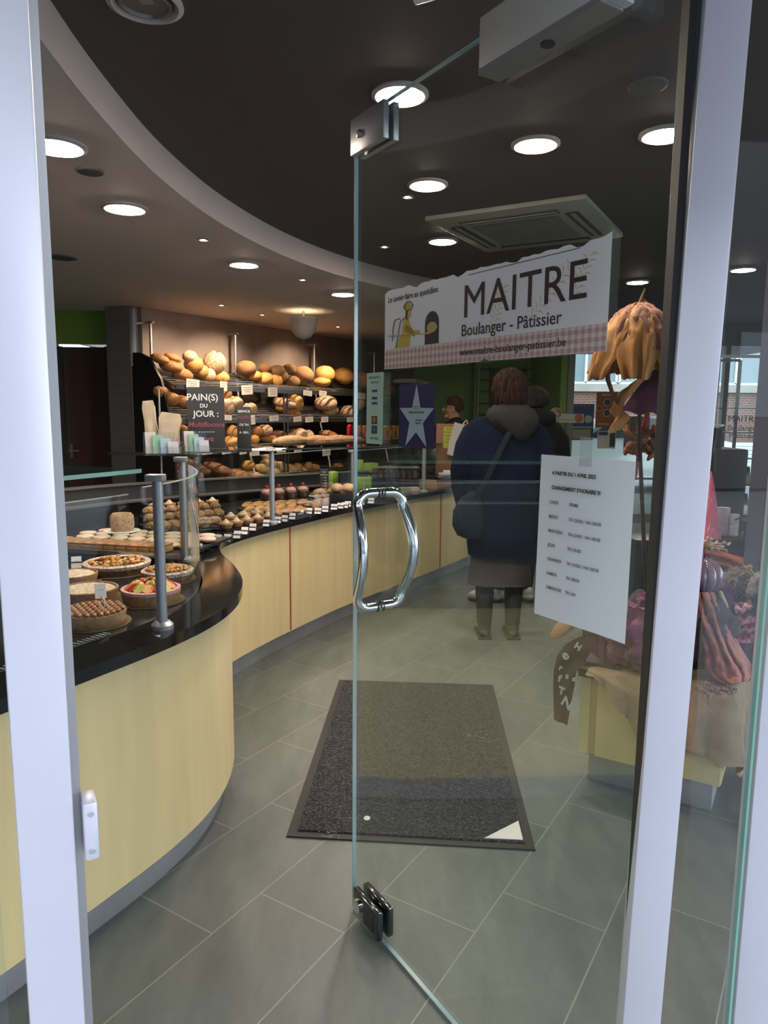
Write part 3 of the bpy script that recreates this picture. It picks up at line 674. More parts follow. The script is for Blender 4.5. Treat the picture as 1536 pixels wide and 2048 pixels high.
# glass shelves on top
def slab(name, pa, pb, z, th, mats, label, edge=True):
    mb = MB(); b = len(mb.v); n = len(pa)
    poly = [(p.x, p.y) for p in pa] + [(p.x, p.y) for p in pb[::-1]]
    mb.prism(poly, z - th, z)
    for i in range(2, len(mb.mi)): mb.mi[i] = 1
    return tag(mb.build(name, mats), label, 'glass shelf')
I = [i for i in range(NE) if .75 < EC[i].y < 2.07]
s1a = [GC[i] + Vector((.02, 0, 0)) for i in I]; s1b = offset([GC[i] for i in I], .34)
slab('glass_shelf', s1a, s1b, 1.275, .012, [GL, GEDGE], 'clear glass shelf with green edge over the nearest tarts')
I = [i for i in range(NE) if 3.05 < EC[i].y < 6.4]
s2a = [Vector((-.80, 3.06, 0))] + [GC[i] for i in I if EC[i].y > 3.4]
s2b = [Vector((-1.20, 3.22, 0))] + [q for q in offset([GC[i] for i in I if EC[i].y > 3.4], .34)]
DKG = mat('dark_shelf_edge', (.035, .045, .04), .2, spec=.8)
GL2 = glassmat('smoky_shelf_glass', (.62, .68, .64), .06)
def zs(y): return 1.26 - .03 * max(0, (y - 3.0)) if y < 5.8 else 1.176
mbs = MB(); rr_ = []
for p, q in zip(s2a, s2b):
    z = zs(p.y); rr_.append([(p.x, p.y, z - .012), (q.x, q.y, z - .012), (q.x, q.y, z), (p.x, p.y, z)])
mbs.rings(rr_, True)
for i in range(len(mbs.mi)): mbs.mi[i] = 1 if (i % 4) in (1, 3) or i >= len(mbs.mi) - 2 else 0
tag(mbs.build('glass_shelf', [GL2, DKG]), 'long smoky glass shelf carrying the chalkboard and card holders', 'glass shelf')

# ================================================================== DOOR MAT
ma, mb_, mc, md_ = Vector((-.325, 2.27, 0)), Vector((.515, 2.205, 0)), Vector((.59, 3.655, 0)), Vector((-.235, 3.71, 0))
mo = (ma + mb_ + mc + md_) / 4; mt_ = thing('door_mat', 'dark grey bristle door mat with black rubber border and white corner triangle', 'door mat', mo)
pl_ = [(q.x - mo.x, q.y - mo.y) for q in (ma, mb_, mc, md_)]
MB().prism(pl_, .0005, .006).build('rubber_border', GASK, mt_)
pi_ = [(x * .925, y * .958) for x, y in pl_]
def fibre():
    m = mat('mat_pile', (.012, .012, .016), .95, col2=(.13, .125, .14), vscale=110, bump=1., bscale=160, stretch=(1, 2.0, 1), contrast=(.46, .68)); return m
MB().prism(pi_, .006, .012).build('pile', fibre(), mt_)
cx_, cy_ = pi_[1]
MB().prism([(cx_ - .005, cy_ + .012), (cx_ + .000, cy_ + .125), (cx_ - .135, cy_ + .02)], .012, .0135).build('corner_triangle', WHITE, mt_)
o = MB().ell((0, 0, 0), (.012, .015, .002), 12, 6).build('white_speck', WHITE); q = atz(734, 1636, .0145); o.location = q; tag(o, 'small white speck lying on the near left part of the mat', 'scrap')
mb = MB(); rn = random.Random(11)
for x, y, n_ in ((950, 1470, 9), (960, 1480, 6), (600, 1660, 0), (655, 1668, 16), (740, 1420, 6)):
    for k in range(n_):
        c = atz(x + rn.gauss(0, 9), y + rn.gauss(0, 5), .0125); mb.box(c - mo, (rn.uniform(.006, .02), .002, .001), rn.uniform(-.6, .2))
o = mb.build('scuff_dust', mat('pale_dust', (.22, .21, .21), .95), mt_); o['kind'] = 'stuff'

# ================================================================== PASTRIES
ZD = ZT - .012
CRUST = mat('tart_crust', (.36, .19, .09), .65, var=.2, vscale=60)
CRUST2 = mat('dark_tart_crust', (.17, .085, .04), .6, var=.3, vscale=50)
ALM = mat('almond_crumb', (.50, .37, .25), .8, col2=(.72, .62, .50), vscale=70, bump=.8, bscale=90)
CARA = mat('caramel_biscuit', (.25, .11, .045), .45, col2=(.42, .21, .09), vscale=40)
DUST = mat('icing_sugar', (.72, .66, .60), .9, col2=(.36, .2, .12), vscale=90)
ORNG = mat('glazed_orange_crumble', (.48, .21, .05), .25, col2=(.72, .42, .16), vscale=60)
KIWI = mat('kiwi_slice', (.30, .42, .05), .3, col2=(.5, .6, .15), vscale=40); STRAW = mat('red_fruit', (.45, .04, .03), .25); PEACH = mat('peach_slice', (.80, .35, .08), .3); PINKC = mat('pink_cream', (.70, .36, .38), .5)
GOLDB = mat('gold_cake_board', (.30, .22, .12), .3, .6); WSTR = mat('white_chocolate', (.80, .66, .48), .4)
def on(px, py, z): return atz(px, py, z)
def tart(px, py, rpx, h, label, kind):
    p = on(px, py, ZD); r = rpx / F_PX * (p - C0).length * 1.0
    t = thing('tart', label, 'tart', (p.x, p.y, ZD + .001), random.random() * 6, None)
    MB().lathe([(r * 1.14, 0), (r * 1.14, .003)], (0, 0, 0), 40).build('cake_board', GOLDB, t)
    n = 72; prof = [(r * .93, .003), (r, h), (r * .985, h + .003), (r * .93, h + .003), (r * .91, h - .006), (0.001, h - .006)]
    rs = []
    for rad, z in prof:
        rs.append([(rad * (1 + (.012 * math.cos(j * math.pi) if rad > r * .95 and kind != 'caramel' else 0)) * math.cos(2 * math.pi * j / n), rad * math.sin(2 * math.pi * j / n), z) for j in range(n)])
    MB().rings(rs, True).build('crust', CRUST2 if kind == 'crumble' else CRUST, t)
    if kind == 'almond':
        mb = MB(); mb.grid(lambda u, v: (r * .93 * u * math.cos(v * 2 * math.pi), r * .93 * u * math.sin(v * 2 * math.pi), h + .006 - .012 * u ** 6 + .003 * noise.noise(Vector((u * math.cos(v * 6.283) * 12, u * math.sin(v * 6.283) * 12, 0)))), 14, 50)
        mb.build('almond_topping', ALM, t)
    if kind == 'caramel':
        mb = MB()
        for k in range(9):
            y = -r * .8 + k * r * .2; hw = math.sqrt(max(0, r * r * .84 - y * y))
            mb.tube([(-hw + 2 * hw * q / 12, y + .003 * (-1) ** q, h + .004 + .0035 * (q % 2)) for q in range(13)], .0075, 7)
        mb.build('piped_lattice', CARA, t)
        mb = MB()
        for (cx_, cy_, rr) in ((-.02, -.03, .022), (.015, -.035, .022), (-.04, -.01, .02)):
            mb.tube([(cx_ + rr * math.cos(a_), cy_ + .3 * rr * math.sin(a_), h + .018 + rr * math.sin(a_)) for a_ in [R(-40 + 26 * q) for q in range(11)]], .0018, 6)
        mb.build('white_chocolate_curl', WSTR, t)
    if kind == 'crumble':
        MB().lathe([(r * 1.01, h - .006), (r * 1.03, h + .006), (r * .93, h + .012), (r * .84, h + .006)], (0, 0, 0), 48, caps=False).build('dusted_rim', DUST, t)
        mb = MB(); rn = random.Random(int(px))
        for k in range(70):
            a_ = rn.random() * 6.283; q = r * .82 * math.sqrt(rn.random()); mb.ell((q * math.cos(a_), q * math.sin(a_), h + .006 + .014 * (1 - q / r)), (.012 * rn.uniform(.6, 1.2), .008, .007), 7, 5, (rn.random(), rn.random(), rn.random() * 3))
        mb.build('crumble_topping', ORNG, t)
    if kind == 'fruit':
        MB().lathe([(r * .99, h - .004), (r * 1.0, h + .012), (r * .6, h + .014), (.001, h + .015)], (0, 0, 0), 48).build('pink_cream', PINKC, t)
        rn = random.Random(2); A, B_, C_ = MB(), MB(), MB()
        for k in range(15):
            a_ = k * 6.283 / 15; q = r * .72
            MB().lathe([(.019, -.003), (.019, .003)], (q * math.cos(a_), q * math.sin(a_), h + .022), 14, (math.cos(a_) * .6, math.sin(a_) * .6, .8)).build(('kiwi_slice', 'peach_slice', 'strawberry_slice')[k % 3], (KIWI, PEACH, STRAW)[k % 3], t)
        for k in range(14):
            a_ = rn.random() * 6.283; q = r * .5 * math.sqrt(rn.random()); tgt = (A, B_, C_)[k % 3]
            tgt.ell((q * math.cos(a_), q * math.sin(a_), h + .026), (.017, .011, .008), 9, 6, (rn.random(), rn.random(), rn.random() * 3))
        A.build('kiwi_pieces', KIWI, t)['kind'] = 'stuff'; B_.build('peach_pieces', PEACH, t)['kind'] = 'stuff'; C_.build('red_berries', STRAW, t)['kind'] = 'stuff'
    return t
tart(235, 1143, 59, .034, 'crumble topped tart with sugared rim behind the almond tarts', 'crumble')
tart(336, 1160, 47, .034, 'smaller crumble tart with sugared rim right of the silver post', 'crumble')
tart(150, 1165, 40, .034, 'almond tart half hidden by the left post at the back', 'almond')
tart(178, 1197, 52, .036, 'almond tart in front of the other almond tart', 'almond')
tart(303, 1202, 54, .036, 'fruit tart topped with kiwi and peach by the nearest silver post', 'fruit')
tart(190, 1246, 56, .038, 'caramel tart with piped lattice and white chocolate curls', 'caramel')

TAGW = mat('price_card_white', (.70, .72, .74), .6)
def pricetag(p, label, face, h=.05, wd=.035, holder=True, group='price tags on the counter'):
    t = thing('price_tag', label, 'price tag', p, face, group)
    M = Matrix.Rotation(R(-28), 3, 'X')
    if holder: MB().prism([(-.018, 0), (.018, 0), (.018, .0)], 0, .001) ; MB().box((0, .016, .012), (wd * 1.05, .030, .024)).build('holder', GASK, t, bevel=.002)
    MB().box((0, .004, .022), (wd, .0015, h * .72), M).build('card', TAGW, t)
    MB().box((0, .0030, .026), (wd * .6, .0006, .0012), M).box((0, .0060, .020), (wd * .4, .0006, .0016), M).build('writing', GINK, t)
    return t
tags = [(320, 832), (400, 795), (450, 768), (515, 765), (580, 742), (630, 715), (685, 690), (775, 662), (852, 640), (898, 630), (950, 615), (1005, 592), (1060, 578), (1120, 578), (1168, 565), (1228, 550), (1270, 542), (1300, 538), (1320, 530), (1410, 517), (1475, 507)]
for k, (zx, zy) in enumerate(tags):
    x, y = 300 + zx / 3.339, 850 + zy / 3.339 + 6
    p = on(x, y, ZT)
    pricetag((p.x, p.y, ZT + .001), 'white price tag on the counter rim, %s from the left' % ORD[k], R(12) - .35, wd=.036 if k < 12 else .042, h=.055)
pricetag(on(153, 1135, ZD), 'white price tag standing behind the almond tarts', R(20), h=.07, wd=.04, group=None)
pricetag(on(203, 1222, ZD) + Vector((0, 0, .045)), 'white price tag stuck in the caramel lattice tart', R(25), h=.07, wd=.035, holder=False, group=None)

# large tray with layered slices and iced rounds
ZTR = ZD + .045
tp_ = [atz(x, y, ZTR) for x, y in ((138, 1100), (352, 1112), (392, 1072), (150, 1062))]
trc = tp_[0]; exu = (tp_[1] - tp_[0]); TW = exu.length; exu.normalize(); TA = math.atan2(exu.y, exu.x)
tray = thing('baking_tray', 'black tray of layered slices and iced rounds behind the tarts', 'tray', (trc.x, trc.y, ZD), TA)
MB().box((TW / 2 - .07, .26, .036), (TW + .18, .54, .012)).build('tray_base', BLACKM, tray)
MB().box((TW / 2 - .07, -.012, .045), (TW + .18, .012, .02)).build('tray_rim', STEEL, tray)
for sx_ in (0.02, TW - .05):
    for sy_ in (.05, .48): MB().cyl((sx_, sy_, 0), (sx_, sy_, .03), .012, 8).build('foot', BLACKM, tray)
TM = Matrix.Translation((trc.x, trc.y, ZTR)) @ Matrix.Rotation(TA, 4, 'Z')
YELC = mat('yellow_sponge', (.62, .36, .07), .7, col2=(.30, .13, .05), vscale=30, stretch=(.5, .5, 6)); GLAZE = mat('brown_glaze', (.30, .14, .06), .4, col2=(.52, .30, .17), vscale=50)
ICE = mat('pale_icing', (.60, .44, .33), .55, col2=(.70, .56, .45), vscale=30)
def slice_at(x, y, label, first=[]):
    t = thing('layered_slice', label, 'pastry', TM @ Vector((x, y, 0)), TA, 'layered slices on the tray')
    if not first:
        first.append(MB().box((0, 0, .014), (.052, .11, .026)).mesh('sponge', YELC, bevel=.002)); first.append(MB().box((0, 0, .031), (.052, .11, .008)).mesh('glaze', GLAZE, bevel=.002))
    for nm, me in zip(('sponge', 'glaze'), first):
        o = bpy.data.objects.new(nm, me); COL.objects.link(o); o.parent = t
nsl = int((TW + .1) / .056)
for k in range(nsl): slice_at(-.12 + .03 + k * .056, .06, 'yellow layered slice in the front row of the tray, %s from the left' % ORD[k])
RM = MB().lathe([(.030, .0), (.040, .008), (.041, .014), (.037, .018), (.0, .020)], (0, 0, 0), 24).mesh('iced_round', ICE)
RB = MB().lathe([(.034, .0), (.043, .006), (.044, .009)], (0, 0, 0), 24).mesh('base', CRUST)
def clone(name, me, label, cat, loc, rz=0, group=None, scale=None, rot=None):
    o = bpy.data.objects.new(name, me); COL.objects.link(o); o.location = loc; o.rotation_euler = rot if rot is not None else (0, 0, rz)
    if scale: o.scale = scale
    return tag(o, label, cat, group)
rows = ['front', 'second', 'third', 'fourth', 'rearmost']
for r_ in range(4):
    for k in range(8):
        x = -.14 + k * .090 + (.045 if r_ % 2 else 0); y = .165 + r_ * .088
        if x > TW - .02: continue
        p = TM @ Vector((x, y, .001)); o = clone('iced_round', RM, 'pale iced round in the %s row of rounds, %s from the left' % (rows[r_], ORD[k]), 'pastry', p, 0, 'iced rounds on the tray')
        b_ = bpy.data.objects.new('biscuit_base', RB); COL.objects.link(b_); b_.parent = o
# cylinder cake
CRM = mat('crumbed_cake', (.42, .24, .13), .8, col2=(.62, .44, .30), vscale=80, bump=.6)
p = atz(245, 1062, ZTR + .02); t = thing('round_cake', 'small tall crumbed cake on a paper disc behind the iced rounds', 'cake', (p.x, p.y, ZTR + .021))
MB().lathe([(.085, 0), (.085, .002)], (0, 0, 0), 28).build('paper_disc', WHITE, t); MB().lathe([(.05, .002), (.058, .03), (.055, .075), (.045, .088), (.0, .09)], (0, 0, 0), 28).build('cake_body', CRM, t)
# assorted small pastries, laid in clusters along the deck
NUT = mat('praline_nuts', (.20, .09, .04), .6, col2=(.45, .27, .14), vscale=70, bump=.8); CREAM = mat('whipped_cream', (.72, .58, .42), .6); ECL = mat('orange_fondant', (.66, .28, .03), .3); ECLB = mat('caramel_fondant', (.42, .2, .06), .35, var=.3, vscale=50)
PINKI = mat('pink_icing', (.60, .30, .28), .4); BRN = mat('chocolate', (.05, .02, .012), .3); CHOU = mat('choux', (.48, .28, .17), .6, col2=(.62, .42, .28), vscale=30); CUPP = mat('paper_cup', (.48, .34, .22), .8); LILAC = mat('pale_frosted_cake', (.52, .42, .40), .6)
def bumpy(d): return 1 + .10 * noise.noise(d * 4.3)
def kinds(kind):
    if kind == 'nut_bun': return [('bun', MB().ell((0, 0, .028), (.042, .034, .028), 18, 12, None, lambda d: 1 + .16 * noise.noise(d * 6)), NUT), ('paper_cup', MB().lathe([(.026, 0), (.036, .022), (.035, .022), (.025, .002)], (0, 0, 0), 24), CUPP)]
    if kind == 'cream_pastry':
        m = MB()
        for z, r in ((.032, .024), (.040, .017), (.046, .009)): m.lathe([(r * .7, z - .008), (r, z - .003), (r * .8, z + .003), (0, z + .006)], (0, 0, 0), 10)
        return [('cream', m, CREAM), ('biscuit', MB().lathe([(.030, 0), (.040, .022), (.037, .03), (0, .03)], (0, 0, 0), 20), CRUST)]
    if kind == 'eclair': return [('choux_body', MB().ell((0, 0, .018), (.065, .022, .018), 18, 10), CHOU), ('fondant', MB().ell((0, 0, .026), (.056, .018, .013), 18, 10), ECL)]
    if kind == 'caramel_eclair': return [('choux_body', MB().ell((0, 0, .018), (.062, .022, .018), 18, 10), CHOU), ('fondant', MB().ell((0, 0, .025), (.055, .019, .014), 18, 10, None, bumpy), ECLB)]
    if kind == 'cherry_cake': return [('sponge', MB().lathe([(.04, 0), (.042, .035), (.035, .045), (0, .048)], (0, 0, 0), 20), BRN), ('cream_top', MB().lathe([(.036, .04), (.038, .055), (.02, .07), (0, .074)], (0, 0, 0), 12), PINKI), ('cherry', MB().ell((0, 0, .084), (.012, .012, .012), 10, 8), STRAW)]
    if kind == 'choux_bun': return [('bun', MB().ell((0, 0, .032), (.052, .045, .032), 18, 12, None, bumpy), CHOU)]
    if kind == 'frosted_cake': return [('sponge', MB().lathe([(.045, 0), (.046, .03), (.04, .045), (0, .048)], (0, 0, 0), 20), LILAC), ('nut', MB().ell((0, 0, .054), (.014, .012, .01), 8, 6), NUT)]
KM = {}
def pastry(kind, p, label, rz, s=1.):
    if kind not in KM: KM[kind] = [(nm, mb.mesh(nm, m)) for nm, mb, m in kinds(kind)]
    t = thing(kind, label, 'pastry', p, rz, {'nut_bun': 'nutty buns', 'cream_pastry': 'cream topped pastries', 'eclair': 'orange eclairs', 'caramel_eclair': 'caramel eclairs', 'cherry_cake': 'cherry cakes', 'choux_bun': 'choux buns', 'frosted_cake': 'frosted cakes'}[kind]); t.scale = (s, s, s)
    for nm, me in KM[kind]:
        o = bpy.data.objects.new(nm, me); COL.objects.link(o); o.parent = t
NICE = {'nut_bun': 'nut coated bun', 'cream_pastry': 'piped cream pastry', 'eclair': 'orange glazed eclair', 'caramel_eclair': 'caramel glazed eclair', 'cherry_cake': 'pink cherry topped cake', 'choux_bun': 'round choux bun', 'frosted_cake': 'pale frosted cake'}
RNAME = ['front', 'middle', 'back', 'rearmost']
# (kind, count, start px, end px, row, lift)
lines = [('nut_bun', 7, (306, 1064), (430, 1052), 0, .02, 'beside the curved glass'), ('nut_bun', 8, (300, 1048), (436, 1036), 1, .035, 'beside the curved glass'), ('nut_bun', 7, (300, 1032), (430, 1022), 2, .05, 'beside the curved glass'),
         ('cream_pastry', 5, (452, 1056), (536, 1040), 0, .02, 'past the curved glass'), ('cream_pastry', 4, (462, 1042), (540, 1030), 1, .04, 'past the curved glass'),
         ('cream_pastry', 5, (310, 1018), (425, 1010), 2, .07, 'behind the nut coated buns'),
         ('eclair', 5, (500, 1024), (586, 1018), 0, .04, 'behind the third silver post'), ('caramel_eclair', 6, (488, 1034), (600, 1026), 0, .03, 'behind the third silver post'), ('caramel_eclair', 6, (495, 1016), (604, 1010), 1, .06, 'behind the third silver post'),
         ('nut_bun', 6, (552, 1036), (628, 1022), 3, .01, 'right of the third silver post'), ('frosted_cake', 7, (596, 1018), (694, 1003), 0, .02, 'right of the third silver post'), ('frosted_cake', 6, (608, 1006), (690, 997), 1, .04, 'right of the third silver post'),
         ('cherry_cake', 4, (534, 1000), (606, 993), 0, .09, 'at the back of the display'), ('choux_bun', 3, (640, 995), (690, 992), 0, .06, 'before the wrapped gifts'), ('choux_bun', 2, (674, 985), (697, 985), 1, .10, 'before the wrapped gifts')]
STANDM = mat('black_display_step', (.014, .014, .015), .3)
for kind, n, a_, b_, row, lift, where in lines:
    for k in range(n):
        f = k / max(1, n - 1); x = a_[0] + (b_[0] - a_[0]) * f; y = a_[1] + (b_[1] - a_[1]) * f
        z = ZD + lift; p = atz(x, y, z)
        pastry(kind, (p.x, p.y, z), '%s %s, %s row, %s from left' % (NICE[kind], where, RNAME[row], ORD[k]), R(60) + random.uniform(-.3, .3) if 'eclair' in kind else random.random() * 6)
    pa, pb = atz(*a_, ZD + lift), atz(*b_, ZD + lift); d = pb - pa
    if lift > .015:
        stp = MB().box((0, 0, -lift / 2 + .0), (d.length + .10, .11, lift - .002)).build('display_step', STANDM); stp.location = (pa + pb) / 2 - Vector((0, 0, .001)); stp.rotation_euler = (0, 0, math.atan2(d.y, d.x))
        tag(stp, 'low black step under the %s %ss %s' % (RNAME[row], NICE[kind], where), 'display step', 'display steps')

# ---- things on the shelf: chalkboards, card holders, flyers
def chalkboard(p, rz, wd, h, label, lines_, tilt=-8):
    t = thing('chalkboard', label, 'chalkboard', p, rz); M = Matrix.Rotation(R(tilt), 3, 'X')
    b = MB().box(M @ Vector((0, 0, h / 2)), (wd, .006, h), M).build('slate', BOARD, t, bevel=.001)
    MB().box((0, .0, .008), (wd * 1.06, .05, .016)).build('foot', GASK, t, bevel=.002)
    for (s, x, z, size, m, sh) in lines_:
        pz = M @ Vector((x, -.0042, z)); text_mb(s, size, 'chalk_writing', m, t, pz, (R(90 + tilt), 0, 0), 'CENTER', .0002, 1., sh, 1., .0006 if size > .02 else .0002)
    return t
zz = zs(3.5); p = atz(414, 903, zz)
chalkboard((p.x, p.y, zz + .001), R(14), .178, .315, 'black chalkboard reading PAIN(S) DU JOUR on the glass shelf', [('PAIN(S)', -.015, .250, .046, CHALK, 0), ('DU', -.01, .215, .026, CHALK, 0), ('JOUR :', 0, .170, .042, CHALK, 0), ('Multiflocons', 0, .120, .035, CHALKR, .2), ('- - - - - -', 0, .090, .022, CHALK, 0), ('Tanga', -.01, .050, .036, CHALKR, .2)])
zz = zs(3.95); p = atz(489, 904, zz)
chalkboard((p.x, p.y, zz + .001), R(10), .072, .235, 'narrow black chalkboard reading OUVERT right of the bread of the day board', [('SERVICE', 0, .205, .017, CHALK, 0), ('OUVERT', 0, .172, .018, CHALKR, 0), ('DE 7H', 0, .135, .017, CHALK, 0), ('A 18H.', 0, .095, .017, CHALK, 0)])
p = atz(649, 988, ZD)
chalkboard((p.x, p.y, ZD + .001), R(10), .07, .20, 'small black chalkboard price list inside the pastry display', [(s, 0, .17 - .022 * k, .013, CHALK, 0) for k, s in enumerate(['PRIX', 'GATEAUX', '- - 2.50', '- - 3.00', '- - 3.20', '- - 2.80', '- - 4.00'])])
cc = [(.50, .48, .46), (.20, .40, .28), (.30, .44, .55), (.45, .47, .52)]
for q, ((x, y), lb) in enumerate([((325, 913), 'clear holder of business cards at the left end of the glass shelf'), ((392, 909), 'clear holder of business cards in front of the chalkboard')]):
    zz = zs(3.4); p = atz(x, y - 2, zz); t = thing('card_holder', lb, 'card holder', (p.x, p.y, zz + .001), R(25))
    W_ = .15 if q == 0 else .11
    MB().box((0, 0, .003), (W_, .07, .004)).box((0, -.034, .02), (W_, .002, .036)).box((0, .034, .05), (W_, .002, .10)).box((-W_ / 2, 0, .02), (.002, .07, .036)).box((W_ / 2, 0, .02), (.002, .07, .036)).build('acrylic_tray', ACRYL, t)
    for k in range(4):
        m_ = mat('card_stock_%s' % ['cream', 'green', 'blue', 'grey'][k], cc[k], .6); xx = -W_ / 2 + .02 + k * (W_ - .03) / 4; hh_ = .095 - .014 * k
        card = MB().box((0, 0, hh_ / 2), (.045, .006, hh_), None).build('card_stack', m_, t); card.location = (xx + .01, .012 - .012 * k, .008); card.rotation_euler = (R(-14), 0, R(6 * (k % 2)))
zz = zs(4.3); p = atz(525, 901, zz); o = MB().box((0, 0, .004), (.20, .14, .006), .3).box((.05, .03, .009), (.14, .10, .004), -.2).build('paper_leaflets', WHITE); o.location = (p.x, p.y, zz + .001); tag(o, 'loose white leaflets lying flat beside the narrow chalkboard', 'leaflets')
# clear bags and gift boxes at the far end of the case
LG = mat('lime_green_card', (.30, .48, .05), .6); RIB = mat('silver_ribbon', (.6, .62, .6), .3, .5)
for k, (x, y, wd, hh_, dy) in enumerate([(728, 978, .13, .10, 0), (752, 977, .13, .09, 0), (738, 962, .14, .15, .3), (662, 985, .10, .16, .1), (716, 960, .11, .17, .35)]):
    p = atz(x, y, ZD); t = thing('gift_box', 'lime green gift box tied with silver ribbon, ' + ['left one in the front row', 'right one in the front row', 'tall one behind the front pair', 'left of the fourth silver post', 'rearmost of the group'][k], 'gift box', (p.x, p.y + dy, ZD + .001), .4 * k, 'lime gift boxes')
    MB().box((0, 0, hh_ / 2), (wd, wd * .7, hh_)).build('box', LG, t, bevel=.003); MB().box((0, 0, hh_ / 2), (.012, wd * .72, hh_ + .004)).box((0, 0, hh_ / 2), (wd * 1.02, .012, hh_ + .004)).build('ribbon', RIB, t)
JG = glassmat('jar_glass', (.75, .72, .76), .12)
JAR = MB().lathe([(.026, 0), (.030, .004), (.030, .06), (.024, .072), (.024, .085), (.026, .09)], (0, 0, 0), 16).mesh('jar', JG); SW = MB().lathe([(.025, .006), (.027, .05), (.0, .055)], (0, 0, 0), 12).mesh('sweets', mat('violet_sweets', (.13, .07, .11), .5, col2=(.28, .2, .22), vscale=90))
LID = MB().lathe([(.028, .09), (.028, .102), (.0, .104)], (0, 0, 0), 14).mesh('lid', RIB)
for r_ in range(3):
    for k in range(8):
        x = 742 + k * 11.5 + r_ * 4; y = 975 - r_ * 9; zl = ZD + r_ * .045
        p = atz(x, y, zl); o = clone('sweet_jar', JAR, 'glass jar of dark sweets in the %s row, %s from the left' % (rows[r_], ORD[k]), 'jar', (p.x, p.y, zl + .001), 0, 'jars of sweets in the far display')
        for nm, me in (('sweets', SW), ('lid', LID)):
            c_ = bpy.data.objects.new(nm, me); COL.objects.link(c_); c_.parent = o
for r_ in (1, 2):
    pa, pb = atz(742, 975 - r_ * 9, ZD + r_ * .045), atz(828, 975 - r_ * 9, ZD + r_ * .045); d = pb - pa
    o = MB().box((0, 0, -r_ * .045 / 2), (d.length + .08, .09, r_ * .045 - .002)).build('display_step', STANDM); o.location = (pa + pb) / 2; o.rotation_euler = (0, 0, math.atan2(d.y, d.x)); tag(o, 'low black step under the %s row of sweet jars' % rows[r_], 'display step', 'display steps')
p = atz(818, 984, ZD); o = MB().box((0, 0, .02), (.17, .09, .035)).build('biscuit_packet', mat('cream_wrapper', (.5, .46, .36), .5)); o.location = (p.x, p.y, ZD + .001); o.rotation_euler = (0, 0, .3); tag(o, 'cream wrapped packet lying in front of the sweet jars', 'packet')

# ================================================================== BREAD WALL
BA = math.atan2(UW.y, UW.x); BMX = Matrix.Translation(W0) @ Matrix.Rotation(BA, 4, 'Z')     # local x along the wall, y into the wall
def bw(x, y, o):
    return onplane(x, y, W0 + NW * o, NW)
TL = 4.9
rack = thing('bread_rack', 'long black and steel bread rack with sloping slatted shelves on the taupe wall', 'bread rack', W0, BA)
SLAT = mat('steel_slats', (.50, .48, .46), .25, .9)
MB().box((TL / 2, -.06, .93), (TL + .2, .04, 1.84)).build('back_panel', BLACKM, rack)
sp_ = MB(); sp_.prism([(-.08, 0), (-.62, 0), (-.60, 1.2), (-.45, 1.72), (-.30, 1.92), (-.18, 1.97), (-.08, 1.97)], -.12, -.095, Matrix(((0, 0, 1, 0), (1, 0, 0, 0), (0, 1, 0, 0), (0, 0, 0, 1))))
sp_.build('side_panel', BLACKM, rack)
SH = [(1.83, .18, 1.66, .56, 'top'), (1.50, .18, 1.345, .60, 'second'), (1.13, .16, 1.05, .66, 'third'), (.80, .12, .73, .72, 'fourth')]
for zb, ob, zf, of, nm in SH:
    sh = MB()
    for k in range(9):
        f = k / 8; sh.cyl((-.05, -(ob + (of - ob) * f), zb + (zf - zb) * f), (TL, -(ob + (of - ob) * f), zb + (zf - zb) * f), .0065, 6)
    o = sh.build('shelf_slats', SLAT, rack)
    MB().box((TL / 2, -of - .008, zf - .005), (TL + .1, .008, .045)).build('front_rail', mat('dark_steel_rail', (.16, .155, .15), .3, .8), rack)
    MB().cyl((-.05, -of - .012, zf + .05), (TL, -of - .012, zf + .05), .003, 6).build('guard_wire', SLAT, rack)
    for t in (-.05, 1.16, 2.52, 3.8, TL):
        d = Vector((0, -(of - ob), zf - zb)); MB().box((t, -(ob + of) / 2, (zb + zf) / 2 - .012), (.012, d.length, .035), (math.atan2(zf - zb, -(of - ob)) + math.pi, 0, 0)).build('shelf_bracket', SLAT, rack)
for t in (0, 1.13, 2.52, 3.9):
    u_ = MB().tube([(t, -.01, 2.245), (t, -.20, 2.25)], .014, 8); u_.box((t, -.12, 2.25), (.03, .24, .02))
    u_.tube([(t, -.20, 2.262), (t, -.20, 1.9), (t, -.215, 1.7), (t, -.25, 1.45), (t, -.33, 1.15), (t, -.42, .85), (t, -.50, .5), (t, -.54, .0)], .017, 12)
    u_.build('curved_upright', mat('satin_steel_upright', (.62, .60, .57), .25, .9), rack)
for t in (.22, 1.50, 1.56, 2.86, 2.92, 4.1):
    MB().box((t, -.555, .86), (.014, .014, 1.60)).build('front_leg', mat('dark_steel_rail'), rack)

# loaves
def crustmat(name, c1, c2, sc_, bump=.3, con=(.35, .65), rough=.55):
    return mat(name, c1, rough, col2=c2, vscale=sc_, bump=bump, bscale=60, contrast=con)
CB = {'batard': crustmat('bread_brown', (.26, .105, .028), (.46, .21, .07), 22), 'golden': crustmat('bread_golden', (.46, .21, .05), (.66, .37, .12), 18), 'seeded': crustmat('bread_seeded', (.23, .105, .035), (.48, .28, .12), 170, .9, (.42, .6), .75),
      'smooth': crustmat('bread_orange', (.56, .26, .06), (.64, .33, .10), 8, .05), 'floured': crustmat('bread_floured', (.40, .19, .07), (.72, .60, .46), 26, .3, (.42, .62)), 'white': crustmat('bread_white_roll', (.58, .37, .15), (.72, .55, .30), 12, .1), 'dark': crustmat('bread_dark', (.15, .055, .02), (.30, .13, .05), 22), 'baguette': crustmat('bread_baguette', (.42, .22, .10), (.66, .46, .30), 26, .2)}
